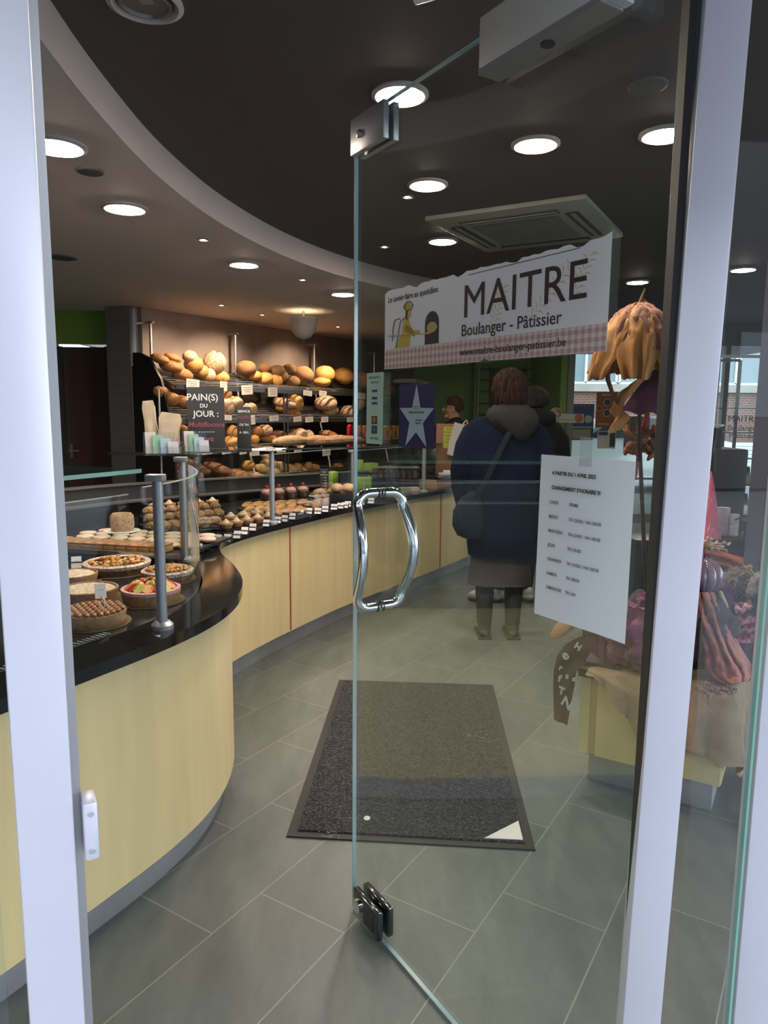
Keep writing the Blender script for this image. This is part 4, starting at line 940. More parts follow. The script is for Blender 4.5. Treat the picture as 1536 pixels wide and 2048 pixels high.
def slash(d, n, depth, wdt):
    v = 1.0
    for k in range(n):
        c_ = -.62 + 1.24 * (k / (n - 1) if n > 1 else .5)
        q = d.x + d.y * .45 - c_; v -= depth * math.exp(-(q / wdt) ** 2) * max(0, d.z)
    return v
def lf(kind, seed):
    off = Vector((seed * 7.1, 0, 0))
    if kind == 'batard': return lambda d: slash(d, 4, .20, .10) * (1 + .05 * noise.noise(d * 2 + off))
    if kind == 'golden': return lambda d: (1 + .06 * noise.noise(d * 2.5 + off)) * slash(d, 2, .14, .12)
    if kind == 'floured': return lambda d: (1 - .14 * math.exp(-(d.x / .12) ** 2) * max(0, d.z)) * (1 - .10 * math.exp(-(d.y / .14) ** 2) * max(0, d.z)) * (1 + .05 * noise.noise(d * 2.5 + off))
    if kind == 'white': return lambda d: slash(d, 5, .10, .10)
    if kind == 'baguette': return lambda d: slash(d, 5, .12, .08) * (1 + .04 * noise.noise(d * 3 + off))
    if kind == 'dark': return lambda d: slash(d, 3, .14, .10) * (1 + .06 * noise.noise(d * 2 + off))
    return lambda d: 1 + .06 * noise.noise(d * 2 + off)
DIM = {'batard': (1, .55, .42), 'golden': (1, .85, .62), 'seeded': (1, .85, .62), 'smooth': (1, .85, .62), 'floured': (1, .9, .55), 'white': (1, .42, .36), 'dark': (1, .45, .36), 'baguette': (1, .20, .17)}
LM = {}
for k_ in DIM:
    for s_ in range(3):
        mb = MB(); mb.ell((0, 0, 0), (.5, .5 * DIM[k_][1], .5 * DIM[k_][2] * 1.1), 28, 18, None, lf(k_, s_ + 1)); LM[k_, s_] = mb.mesh('loaf', CB[k_], sharp=80)
LN = {'batard': 'scored brown oval loaf', 'golden': 'golden crusty loaf', 'seeded': 'round seed covered loaf', 'smooth': 'smooth orange brown round loaf', 'floured': 'flour dusted round loaf', 'white': 'pale scored roll', 'dark': 'dark brown long loaf', 'baguette': 'long pale baguette'}
# kind, x, y in the enlarged view (3.339 per pixel, origin 260,600), width, height
top_ = [('batard', 200, 392, 110, 55), ('batard', 285, 385, 100, 50), ('batard', 272, 442, 135, 70), ('batard', 350, 497, 130, 75), ('floured', 400, 378, 90, 70), ('golden', 425, 430, 120, 110), ('golden', 478, 475, 85, 85), ('floured', 565, 418, 128, 140), ('floured', 520, 502, 92, 88), ('golden', 612, 518, 92, 78),
        ('seeded', 775, 457, 118, 92), ('smooth', 832, 508, 88, 60), ('smooth', 895, 528, 108, 80), ('smooth', 972, 542, 82, 88), ('seeded', 900, 456, 78, 58), ('seeded', 980, 476, 100, 72), ('seeded', 1060, 466, 92, 66), ('seeded', 1010, 515, 90, 66), ('seeded', 1152, 508, 135, 116), ('seeded', 1080, 548, 95, 72),
        ('smooth', 1302, 498, 126, 104), ('golden', 1282, 548, 108, 62), ('smooth', 1430, 507, 118, 98), ('smooth', 1555, 535, 80, 95), ('seeded', 1640, 560, 120, 80), ('seeded', 1712, 610, 100, 90)]
sec_ = [('batard', 208, 612, 95, 100), ('batard', 268, 660, 115, 115), ('batard', 355, 680, 90, 110), ('golden', 638, 622, 70, 80), ('floured', 640, 712, 70, 115), ('floured', 698, 682, 105, 72), ('floured', 798, 732, 95, 82), ('floured', 1030, 690, 140, 66), ('batard', 1062, 742, 140, 66), ('golden', 1105, 690, 70, 105), ('golden', 1015, 715, 80, 60),
        ('floured', 1308, 690, 136, 92), ('floured', 1330, 727, 110, 72), ('floured', 1466, 747, 108, 80), ('floured', 1530, 690, 70, 80), ('batard', 460, 690, 90, 90), ('batard', 540, 700, 90, 80)]
thi_ = [('batard', 350, 862, 80, 62), ('golden', 685, 880, 92, 80), ('golden', 668, 942, 104, 60), ('golden', 830, 932, 62, 58), ('batard', 845, 876, 90, 78), ('floured', 900, 870, 96, 72), ('batard', 922, 922, 116, 54), ('dark', 1002, 905, 96, 100), ('floured', 1112, 908, 130, 84), ('floured', 1180, 905, 90, 66), ('batard', 1325, 900, 118, 52), ('batard', 430, 880, 90, 70), ('golden', 560, 890, 90, 70)]
def l3(x, y): return ((300 + x / 3.339 - 260) * 3.339, (850 + y / 3.339 - 600) * 3.339)
fou_ = []
for kd, x, y, w_, h_ in [('dark', 275, 262, 120, 60), ('dark', 225, 295, 140, 70), ('dark', 290, 330, 120, 62), ('dark', 190, 335, 110, 56), ('dark', 345, 300, 110, 52), ('dark', 450, 290, 170, 60), ('dark', 480, 320, 160, 56), ('batard', 570, 325, 150, 50), ('baguette', 670, 332, 230, 50), ('white', 745, 290, 90, 52), ('white', 790, 222, 80, 60), ('white', 795, 256, 110, 60), ('white', 800, 312, 130, 60), ('white', 868, 278, 110, 60), ('white', 890, 312, 110, 52), ('white', 932, 288, 96, 50), ('golden', 985, 285, 62, 58), ('golden', 1055, 274, 64, 50), ('golden', 1102, 290, 62, 52), ('golden', 1255, 282, 74, 50), ('white', 1010, 300, 80, 44), ('golden', 655, 270, 80, 60)]:
    a_, b_ = l3(x, y); fou_.append((kd, a_, b_, w_, h_))
tiers = [('top bread shelf', top_, .40), ('second bread shelf', sec_, .44), ('third bread shelf', thi_, .46), ('fourth bread shelf', fou_, .46)]
for tn, lst, oo in tiers:
    cnt = {}
    for kd, x, y, w_, h_ in sorted(lst, key=lambda q: q[1]):
        px, py = 260 + x / 3.339, 600 + y / 3.339
        oo2 = oo - (.03 if y < (460 if lst is top_ else 0) else 0); p = bw(px, py, oo2); dist = (p - C0).dot(cf)
        W_ = w_ / 3.339 * dist / F_PX * 1.15; H_ = h_ / 3.339 * dist / F_PX * 1.15
        cnt[kd] = cnt.get(kd, 0) + 1
        dm = DIM[kd]; sl = max(W_, H_ * .95)
        if kd in ('batard', 'dark', 'white', 'baguette'): rot = (R(18), R(random.uniform(6, 20)), BA + R(random.uniform(-25, 5)) - R(30)); s3 = (sl, sl * 1.0, min(sl * 1.6, H_ / dm[2] * .95))
        else: rot = (R(random.uniform(-30, -5)) + R(30), R(random.uniform(-15, 15)), random.uniform(-.5, .5)); s3 = (sl, sl, min(sl * 1.7, H_ / dm[2] * .9))
        clone('bread_loaf', LM[kd, random.randrange(3)], '%s on the %s, %s of its kind from left' % (LN[kd], tn, ORD[cnt[kd] - 1]), 'bread', p, 0, 'loaves on the ' + tn, s3, rot)
# baguettes laid on the third shelf front
for k, (xa, ya, xb, yb) in enumerate([(950, 948, 1175, 930), (1155, 935, 1330, 928), (1280, 940, 1500, 938), (1180, 948, 1420, 948), (1400, 930, 1560, 940)]):
    pa, pb = bw(260 + xa / 3.339, 600 + ya / 3.339, .60), bw(260 + xb / 3.339, 600 + yb / 3.339, .60); d = pb - pa
    clone('baguette', LM['baguette', k % 3], 'long baguette lying along the third shelf front, %s from left' % ORD[k], 'bread', (pa + pb) / 2, 0, 'baguettes on the third shelf', (d.length * 1.02, d.length * 1.0, d.length * 1.1), (0, -math.atan2(d.z, math.hypot(d.x, d.y)), math.atan2(d.y, d.x)))
# shelf price cards hanging from clips
cards = [(420, 560, 100, 60, 'top'), (625, 575, 60, 60, 'top'), (782, 600, 92, 62, 'top'), (953, 615, 88, 60, 'top'), (1186, 622, 78, 34, 'top'), (1288, 624, 78, 34, 'top'), (1545, 640, 80, 38, 'top'), (1640, 655, 70, 34, 'top'),
         (400, 790, 30, 50, 'second'), (655, 785, 64, 34, 'second'), (822, 800, 34, 62, 'second'), (962, 790, 84, 36, 'second'), (1118, 795, 72, 34, 'second'), (1197, 798, 70, 36, 'second'), (1300, 798, 68, 36, 'second'), (1470, 800, 70, 30, 'second'),
         (515, 1022, 80, 18, 'third'), (645, 1018, 76, 20, 'third'), (755, 1010, 60, 40, 'third'), (832, 1015, 90, 50, 'third'), (1010, 1000, 80, 36, 'third'), (1122, 1000, 80, 34, 'third'), (1312, 1010, 88, 60, 'third')]
cn = {}
for x, y, w_, h_, sn in cards:
    i = {'top': 0, 'second': 1, 'third': 2}[sn]; oo = SH[i][3] + .03; p = bw(260 + x / 3.339, 600 + y / 3.339, oo); dist = (p - C0).dot(cf); cn[sn] = cn.get(sn, 0) + 1
    W_ = w_ / 3.339 * dist / F_PX * 1.1; H_ = h_ / 3.339 * dist / F_PX
    t = thing('shelf_card', 'white price card clipped below the %s bread shelf rail, %s from the left' % (sn, ORD[cn[sn] - 1]), 'price card', p, BA + random.uniform(-.08, .08), 'price cards on the bread shelves')
    rz_ = random.uniform(-.08, .08)
    MB().box((0, 0, 0), (W_, .002, H_), (0, rz_, 0)).build('card', mat('warm_white_card', (.74, .68, .62), .6), t)
    zc = max(H_ / 2 + .02, min(.10, SH[i][2] + .03 - p.z))
    MB().cyl((0, .003, H_ / 2 - .005), (0, .003, zc), .004, 6).box((0, .003, zc), (.018, .012, .022)).build('clip', ACRYL, t)
    wr = MB()
    for k in range(3): wr.box((0, -.0014, H_ * (.25 - .22 * k)), (W_ * (.8 - .15 * k), .0006, H_ * .05), (0, rz_, 0))
    wr.build('printed_lines', mat('faint_print', (.30, .26, .24), .7), t)
# cartons and tins standing on the third shelf, far end
TINC = {'red': (.55, .02, .06), 'salmon': (.58, .16, .10), 'orange': (.62, .16, .03), 'yellow': (.72, .36, .02)}
for k, (x, y0, y1, w_, cn_) in enumerate([(699, 848, 888, 8, 'red'), (709, 848, 888, 8, 'red'), (719, 850, 888, 8, 'salmon'), (729, 850, 888, 8, 'salmon'), (771, 850, 886, 8, 'orange'), (778, 848, 886, 8, 'orange'), (787, 850, 886, 7, 'yellow'), (795, 850, 886, 7, 'yellow')]):
    p = bw(x, y1 + 1, .55); dist = (p - C0).dot(cf); h_ = (y1 - y0) * dist / F_PX; ww = w_ * dist / F_PX
    t = thing('drink_carton', '%s printed carton on the third shelf behind the payment sticker, %s from left' % (cn_, ORD[k]), 'carton', p, BA, 'bright cartons on the third shelf')
    MB().box((0, 0, h_ * .45), (ww, ww, h_ * .9)).build('carton_body', mat('carton_' + cn_, TINC[cn_], .4, var=.3, vscale=40), t, bevel=.002)
    MB().prism([(-ww / 2, h_ * .9), (ww / 2, h_ * .9), (.002, h_), (-.002, h_)], -ww / 2, ww / 2, MX).build('folded_top', WHITE if k in (4, 6) else mat('carton_' + cn_), t)
    MB().box((0, -ww / 2 - .0006, h_ * .55), (ww * .6, .001, h_ * .25)).build('carton_print', WHITE if k % 2 else mat('carton_dark_print', (.08, .03, .02), .6), t)
p = bw(818, 765, .4); t = thing('paper_stack', 'stack of white paper sheets on the top shelf end above the star sticker', 'paper', p, BA)
for k, (dx, dz, c_) in enumerate([(0, 0, 'warm_white_card'), (.05, .02, 'warm_white_card'), (.35, .0, 'white_card')]): MB().box((dx, 0, dz), (.42, .3, .045), (0, .06 - .05 * k, .15 * k)).build('sheets', MATS[c_], t)
# paper bags leaning at the left end
KB = mat('beige_paper_bag', (.38, .33, .26), .8, var=.12, vscale=12)
for k, (x, y, w_, h_, tl, lb) in enumerate([(302, 850, 24, 96, -.10, 'beige paper bag hanging furthest left beside the bread rack'), (338, 868, 44, 84, .12, 'wide beige paper bag hanging behind the card holder')]):
    p = aty(x, y, 4.6); s_ = 4.6 / F_PX; W_, H_ = w_ * s_, h_ * s_
    t = thing('paper_bag', lb, 'paper bag', p, .1)
    mb = MB(); mb.rings([[(sx_ * W_ * f / 2, sy_ * .03 * g_, z_ * H_) for sx_, sy_ in ((-1, -1), (-.3, -1.3), (.4, -.8), (1, -1), (1, 1), (-1, 1))] for f, g_, z_ in ((.75, 1, -.5), (.95, 1.2, -.2), (.85, .9, .1), (1.0, .5, .35), (.8, .15, .5))], True)
    mb.build('bag_body', KB, t); 
    t.rotation_euler = (0, tl, .1)
o = MB().cyl((0, 0, -1.0), (0, 0, .52), .006, 8).build('bag_hook_stand', ALU_D); o.location = aty(322, 905, 4.65); o.location.z = 1.06; tag(o, 'thin metal stand holding the beige paper bags', 'stand')

# ================================================================== CASH DESK AND THE FAR GREEN WALL
I = [i for i in range(NE) if 5.98 < EC[i].y < 6.72]
oA, oB = offset(EC, .06), offset(EC, .50)
o = Vector((EC[I[0]].x, EC[I[0]].y, 0))
cd = thing('cash_desk', 'raised tan cash desk with black top left of the customers', 'cash desk', o)
TANP = mat('tan_laminate', (.36, .22, .13), .5, var=.06, vscale=4)
strip(MB(), [oA[i] - o for i in I], [oB[i] - o for i in I], ZT + .001, .878).build('body', TANP, cd)
strip(MB(), [EC[i] + (oA[i] - EC[i]) * .6 - o for i in I], [oB[i] - o for i in I], .879, .899).build('top', BLACKGR, cd)
p = atz(903, 948, .90); pb_ = thing('carton_display_panel', 'upright brown cardboard display with a yellow note on the cash desk', 'display panel', (p.x, p.y, .90), .0)
s_ = p.y / F_PX; CARD = mat('brown_cardboard', (.25, .115, .06), .8, var=.08, vscale=6)
MB().box((0, 0, 50 * s_), (64 * s_, .05, 100 * s_)).build('panel', CARD, pb_, bevel=.004)
yn = MB().box((-.02, -.027, 73 * s_), (27 * s_, .002, 42 * s_)).build('yellow_note', mat('yellow_note', (.42, .46, .05), .7), pb_)
for k, s in enumerate(['ALLERGIE', 'INTOLERANCE', 'DEMANDEZ', 'A NOTRE', 'PERSONNEL', 'MERCI']): text_mb(s, .022, 'note_writing', INK, yn, (-.02, -.0285, 88 * s_ - k * .029), (R(90), 0, 0), 'CENTER', .0002, .8)
p = aty(921, 880, p.y - .09); t = thing('white_paper_bag', 'white paper carrier bag hanging in front of the cardboard display', 'paper bag', p, 0); t.rotation_euler = (0, .28, 0)
mb = MB(); mb.rings([[(sx_ * 21 * s_ * f, sy_ * .02, z_ * s_) for sx_, sy_ in ((-1, -1), (0, -1.4), (1, -1), (1, 1), (-1, 1))] for f, z_ in ((.8, -34), (.95, -10), (1, 10), (1, 30))], True); mb.build('bag_body', mat('offwhite_bag', (.50, .46, .45), .8, var=.08, vscale=8), t)
MB().tube([(-.02, 0, 30 * s_), (-.015, 0, .155), (.0, 0, .18), (.015, 0, .155), (.02, 0, 30 * s_)], .004, 6).build('bag_handle', WHITE, t); MB().box((.06, -.01, .155), (.05, .003, .045)).build('bag_tag', WHITE, t)
p = atz(887, 948, .90); o = MB().box((0, 0, .012), (.09, .06, .02), (0, 0, .4)).box((.02, .02, .03), (.06, .05, .014), (.2, 0, .1)).build('receipt_pile', WHITE); o.location = (p.x, p.y - .12, .90); tag(o, 'crumpled white receipts at the foot of the cardboard display', 'receipts')
p = atz(862, 946, .90); t = thing('card_terminal', 'black till equipment on the cash desk behind the far silver post', 'till', (p.x, p.y + .1, .90), .3)
MB().box((0, 0, .03), (.18, .22, .06)).build('base', GASK, t, bevel=.008); MB().box((0, .05, .14), (.20, .03, .16), (R(-18), 0, 0)).build('screen', BLACKM, t, bevel=.004); MB().cyl((0, .04, .04), (0, .05, .12), .02, 10).build('neck', GASK, t)
# far rack on the green wall
wallseg('wall_back', (2.3, 11.0, 0), (wx(945, 900, 11.0), 11.0, 0), 0, HC, mat('green_paint_shaded', (.17, .31, .06), .6, var=.05, vscale=2), -.3)  # same green paint; shade past the corner is put into its colour
YR = 10.9; rk = thing('wall_rack', 'slim metal wall rack with thin horizontal rods on the green wall', 'rack', (0, YR, 0))
mb = MB(); xa, xb = wx(957, 800, YR), wx(1110, 800, YR)
for x in (xa, xb): mb.cyl((x, 0, aty(957, 850, YR).z), (x, 0, aty(957, 735, YR).z), .013, 8)
mb.build('rack_upright', mat('pale_rod', (.45, .47, .42), .4, .6), rk); mb = MB()
for y in (738, 759, 782, 806, 828): z = aty(957, y, YR).z; mb.cyl((xa, .0, z), (xb, .0, z), .009, 6)
mb.build('rack_rods', mat('dark_green_rod', (.03, .07, .02), .5), rk)
p = aty(1017, 790, 10.975); t = thing('wooden_board', 'brown wooden board with two pointed corners hanging behind the heads', 'board', p)
s_ = YR / F_PX; MB().prism([(-36 * s_, -60 * s_), (32 * s_, -60 * s_), (34 * s_, 58 * s_), (22 * s_, 46 * s_), (-24 * s_, 44 * s_), (-40 * s_, 54 * s_)], -.02, .02, MX).build('board', mat('brown_board', (.13, .055, .03), .7), t)

# ================================================================== PEOPLE
SKIN = mat('skin', (.40, .20, .13), .55, var=.06, vscale=20); NAVY = mat('navy_coat_cloth', (.005, .008, .024), .98, spec=.06, var=.25, vscale=5, bump=.15, bscale=120)
NAVY2 = mat('navy_bag_cloth', (.010, .018, .027), .85, spec=.15, var=.15, vscale=20); HOODM = mat('grey_hood_cloth', (.026, .026, .028), .95, spec=.1, var=.12, vscale=30, bump=.1)
BOOTM = mat('grey_green_boot', (.045, .048, .036), .7, var=.1, vscale=10); SKIRTM = mat('grey_brown_trousers', (.065, .055, .058), .95, var=.08, vscale=9); LEGM = mat('dark_stockings', (.02, .022, .025), .8)
BLK = mat('black_jacket_cloth', (.006, .008, .009), .95, spec=.08, var=.2, vscale=8); HAIRB = mat('brown_hair', (.007, .0035, .0025), .9, col2=(.042, .019, .012), vscale=14, stretch=(6, 6, .6), bump=.6, bscale=50, spec=.12)
HAIRR = mat('auburn_hair', (.02, .005, .004), .7, col2=(.055, .014, .009), vscale=14, stretch=(5, 5, .6), bump=.5, spec=.15); HAIRG = mat('dark_curly_hair', (.007, .005, .0035), .8, spec=.1, col2=(.026, .021, .015), vscale=30, bump=.9)
def skin(name, V, E, m, parent=None, lv=2):
    """V: list of (x,y,z,radius[,radius2]); first vertex is the root"""
    me = bpy.data.meshes.new(name); me.from_pydata([v[:3] for v in V], E, []); ob = bpy.data.objects.new(name, me); COL.objects.link(ob)
    md = ob.modifiers.new('s', 'SKIN'); md.use_smooth_shade = True
    sv = me.skin_vertices[0].data
    for i, v in enumerate(V): sv[i].radius = (v[3], v[4] if len(v) > 4 else v[3]); sv[i].use_root = (i == 0)
    sb = ob.modifiers.new('u', 'SUBSURF'); sb.levels = lv; sb.render_levels = lv
    bpy.context.view_layer.update(); dg = bpy.context.evaluated_depsgraph_get()
    m2 = bpy.data.meshes.new_from_object(ob.evaluated_get(dg)); bpy.data.objects.remove(ob)
    m2.materials.clear(); m2.materials.append(m); m2.name = name
    for p in m2.polygons: p.use_smooth = True
    o = bpy.data.objects.new(name, m2); COL.objects.link(o)
    if parent is not None: o.parent = parent
    return o
def hand_chains(wr, dirv, side, V, E, at_, s=1.):
    """palm + five bent fingers appended to the skin graph, rooted at vertex index at_"""
    d = Vector(dirv).normalized(); lat = Vector(side).normalized(); nrm = d.cross(lat).normalized(); w0 = Vector(wr)
    pc = w0 + d * .045 * s; V.append((*pc, .026 * s, .018 * s)); ip = len(V) - 1; E.append((at_, ip))
    for k, (off, ln) in enumerate(((-.027, .062), (-.009, .072), (.009, .068), (.027, .054))):
        b_ = w0 + d * .082 * s + lat * off * s; V.append((*b_, .0095 * s)); ib = len(V) - 1; E.append((ip, ib))
        q1 = b_ + (d * .9 + nrm * .35) * ln * .45 * s; V.append((*q1, .0088 * s)); E.append((ib, ib + 1))
        q2 = q1 + (d * .6 + nrm * .7) * ln * .5 * s; V.append((*q2, .0078 * s)); E.append((ib + 1, ib + 2))
    b_ = w0 + d * .03 * s - lat * .034 * s; V.append((*b_, .011 * s)); ib = len(V) - 1; E.append((ip, ib))
    q1 = b_ + (d * .7 - lat * .5 + nrm * .3) * .034 * s; V.append((*q1, .010 * s)); E.append((ib, ib + 1))
    q2 = q1 + (d * .85 + nrm * .4) * .028 * s; V.append((*q2, .0085 * s)); E.append((ib + 1, ib + 2))
def body(parent, sh, hip, hw_s, hw_h, head, feetL, feetR, handL, handR, elbL, elbR, face=(0, 1, 0), crown=None):
    """one continuous figure; all points in the person's local frame"""
    hc = Vector(head); f = Vector(face).normalized(); sh = Vector(sh); hip = Vector(hip)
    V = [(*hip, .13, .10)]; E = []
    def add(p, r, pr, r2=None): V.append((*p, r) if r2 is None else (*p, r, r2)); E.append((pr, len(V) - 1)); return len(V) - 1
    w_ = add(hip.lerp(sh, .35), .125, 0, .10); c_ = add(hip.lerp(sh, .78), .15, w_, .10); n_ = add(Vector(sh) + Vector((0, 0, .05)), .058, c_); n2 = add(hc - Vector((0, 0, .085)) - f * .015, .050, n_)
    h1 = add(hc - Vector((0, 0, .02)) + f * .0, .078, n2, .085); h2 = add(hc + Vector((0, 0, .055)), .076, h1, .086)
    lat = Vector((f.y, -f.x, 0))
    for sgn, fo, ha, el in ((-1, feetL, handL, elbL), (1, feetR, handR, elbR)):
        s_ = add(sh + Vector((sgn * hw_s, 0, -.045)), .055, c_); e_ = add(el, .042, s_); wr = add(Vector(ha), .027, e_)
        hand_chains(ha, Vector(ha) - Vector(el), Vector((0, 1, 0)) if abs((Vector(ha) - Vector(el)).normalized().y) < .8 else Vector((1, 0, 0)), V, E, wr)
        hj = add(hip + Vector((sgn * hw_h, 0, -.06)), .085, 0); fo = Vector(fo)
        kn = add((hip + Vector((sgn * hw_h, 0, -.06))).lerp(fo, .5) + f * .02, .058, hj); ca = add((hip + Vector((sgn * hw_h, 0, -.06))).lerp(fo, .68), .055, kn); an = add(fo + Vector((0, 0, .08)), .035, ca); add(fo + Vector((0, 0, .04)) + f * .12, .030, an, .035)
    return skin('body', V, E, SKIN, parent)
def headbits(parent, hc, f, hairm, style, glasses=False):
    hc = Vector(hc); f = Vector(f).normalized(); lat = Vector((f.y, -f.x, 0))
    rz = math.atan2(f.y, f.x) - R(90)
    M = Matrix.Rotation(rz, 3, 'Z')
    def P(x, y, z): return hc + M @ Vector((x, y, z))
    fc = MB(); fc.ell(P(0, .088, -.005), (.013, .022, .022), 10, 8, (0, 0, rz)); fc.ell(P(-.078, .0, -.005), (.010, .018, .030), 8, 8, (0, 0, rz)); fc.ell(P(.078, .0, -.005), (.010, .018, .030), 8, 8, (0, 0, rz)); fc.ell(P(0, .060, -.075), (.030, .024, .022), 10, 8, (0, 0, rz))
    fc.build('nose_and_ears', SKIN, parent)
    ey = MB(); ey.ell(P(-.030, .078, .018), (.012, .007, .008), 10, 8); ey.ell(P(.030, .078, .018), (.012, .007, .008), 10, 8); ey.build('eyes', mat('eye_dark', (.05, .03, .02), .2), parent)
    MB().ell(P(0, .084, -.045), (.022, .007, .006), 10, 6, (0, 0, rz)).build('mouth', mat('lip', (.40, .14, .12), .5), parent)
    if style == 'bob':
        def fn(d):
            k = 1 + .045 * math.sin(math.atan2(d.y, d.x) * 27 + 3 * noise.noise(d * 2)) * (.4 + .6 * (1 - abs(d.z))) + .09 * noise.noise(d * 5)
            if d.y > .35: k *= 1 - .30 * (d.y - .35) * (1 if d.z < .45 else .0)
            if d.z < -.55: k *= .93
            return k
        hb = MB(); hb.ell(P(0, -.018, .018), (.108, .112, .125), 56, 26, (0, 0, rz), fn)
        for k in range(110):
            a_ = R(190 + 160 * random.random()); r0 = random.uniform(.88, 1.06); b0 = P(.095 * r0 * math.cos(a_), -.018 + .10 * r0 * math.sin(a_), -.01)
            b1 = b0 + Vector((random.uniform(-.012, .012), random.uniform(-.01, .01), -random.uniform(.07, .115))); hb.tube([b0, b0.lerp(b1, .5) + (b0 - hc) * .10, b1.lerp(P(0, -.02, b1.z - hc.z), .16)], [.009, .008, .002], 5)
        hb.build('hair', hairm, parent, sharp=80)
    else:
        hb = MB(); hb.ell(P(0, -.02, .030), (.100, .105, .105), 40, 22, (0, 0, rz), lambda d: 1 + .13 * noise.noise(d * 6) - (.30 if d.y > .25 and d.z < .35 else 0) - (.2 if d.z < -.5 else 0)); hb.build('hair', hairm, parent, sharp=80)
    if glasses:
        g = MB(); g.tube([P(-.078, .01, .012), P(-.062, .085, .016)], .0025, 5); g.tube([P(.078, .01, .012), P(.062, .085, .016)], .0025, 5)
        for s_ in (-1, 1): g.tube([P(s_ * .034 + .024 * math.cos(a), .098, .012 + .018 * math.sin(a)) for a in [R(30 * q) for q in range(13)]], .0025, 5)
        g.tube([P(-.012, .098, .014), P(.012, .098, .014)], .0025, 5); g.build('glasses', GASK, parent)
def loft(mb, secs, n=28, fold=.0, ph=0):
    """secs: (cx,cy,z,hw,hd)"""
    rs = []
    for cx, cy, z, hw, hd in secs:
        ring = []
        for j in range(n):
            a = 2 * math.pi * j / n; c_, s_ = math.cos(a), math.sin(a); e_ = .82
            k = 1 + fold * math.sin(a * 7 + z * 6 + ph) + fold * .6 * noise.noise(Vector((c_ * 2, s_ * 2, z * 5 + ph)))
            ring.append((cx + hw * math.copysign(abs(c_) ** e_, c_) * k, cy + hd * math.copysign(abs(s_) ** e_, s_) * k, z))
        rs.append(ring)
    return mb.rings(rs, True)
# --- customer in the navy coat, seen from behind
g = Vector((.75, 4.50, 0)); h = g
p1_ = thing('person', 'person from behind in long navy coat with grey hood and shoulder bag', 'person', g)
hc = aty(1019, 782, 4.50) - g; hc = Vector((hc.x, .02, hc.z))
body(p1_, (.0, .02, 1.40), (0, .02, .92), .175, .085, hc, (-.095, -.0, 0), (.09, .02, 0), (-.22, .16, .80), (.24, .14, .82), (-.275, .02, 1.08), (.27, .04, 1.08), (-.1, 1, 0))
headbits(p1_, hc, (-.12, 1, 0), HAIRB, 'bob')
ct = MB(); loft(ct, [(.03, .02, 1.475, .075, .07), (.02, .02, 1.44, .12, .085), (.01, .02, 1.39, .19, .105), (0, .02, 1.33, .232, .125), (-.01, .02, 1.22, .245, .14), (0, .02, 1.05, .235, .14), (.0, .02, .90, .235, .15), (.01, .02, .75, .235, .155), (.01, .02, .62, .225, .15), (.01, .02, .545, .215, .145), (.01, .02, .55, .20, .13)], 48, .018)
ct.build('coat', NAVY, p1_, sharp=80)
for sgn, el, ha in ((-1, (-.262, .0, 1.08), (-.225, .12, .85)), (1, (.262, .02, 1.08), (.235, .10, .87))):
    sl = MB(); sl.tube([(sgn * .08, .02, 1.385), (sgn * .145, .02, 1.362), (sgn * .195, .018, 1.315), (sgn * .228, .005, 1.235), el, (el[0] * .98, .04, .98), ha], [.045, .062, .074, .080, .074, .066, .055], 20); sl.build('sleeve', NAVY, p1_, sharp=80)
hd_ = MB(); loft(hd_, [(.03, -.01, 1.50, .085, .085), (.03, -.035, 1.465, .135, .115), (.035, -.06, 1.42, .155, .115), (.05, -.075, 1.37, .135, .095), (.07, -.085, 1.32, .085, .07), (.085, -.09, 1.275, .03, .04)], 36, .05, 2); hd_.build('hood', HOODM, p1_, sharp=80)
MB().tube([(.035, -.155, 1.49), (.045, -.172, 1.44), (.075, -.172, 1.36)], .0022, 5).build('hood_seam', mat('dark_seam', (.03, .03, .03), .9), p1_)
st = MB(); sp3 = [(.10, -.06, 1.435), (.02, -.135, 1.36), (-.05, -.150, 1.22), (-.12, -.155, 1.06), (-.19, -.14, .93), (-.23, -.10, .85)]
sp3 = [Vector(q) for q in sp3]; st.rings([[q + Vector((-.02, 0, -.006)), q + Vector((.02, 0, .006)), q + Vector((.02, -.012, .006)), q + Vector((-.02, -.012, -.006))] for q in sp3], True); st.build('bag_strap', NAVY2, p1_)
bg_ = MB(); loft(bg_, [(-.20, -.10, .96, .02, .03), (-.215, -.10, .92, .06, .055), (-.225, -.10, .84, .095, .075), (-.225, -.10, .75, .10, .08), (-.21, -.10, .69, .085, .065), (-.20, -.10, .67, .05, .04)], 24, .03, 5); bg_.build('shoulder_bag', NAVY2, p1_, sharp=80)
sk_ = MB(); loft(sk_, [(.0, .03, .60, .175, .12), (.0, .03, .50, .19, .125), (.0, .03, .40, .20, .13), (.0, .03, .355, .205, .13), (0, .03, .36, .19, .115)], 40, .015, 1); sk_.build('wide_trousers', SKIRTM, p1_, sharp=80)
for sgn in (-1, 1):
    x = sgn * .092; MB().tube([(x * 1.05, .02, .40), (x, .015, .25)], [.062, .058], 18).build('stocking', LEGM, p1_)
    b_ = MB(); b_.tube([(x, .015, .29), (x, .01, .18), (x, .01, .09)], [.060, .052, .047], 18, False); b_.ell((x, .055, .035), (.046, .125, .04), 18, 10); b_.ell((x, .01, .06), (.045, .05, .06), 16, 10); b_.box((x, .05, .008), (.085, .24, .016)); b_.build('boot', BOOTM, p1_, sharp=60)
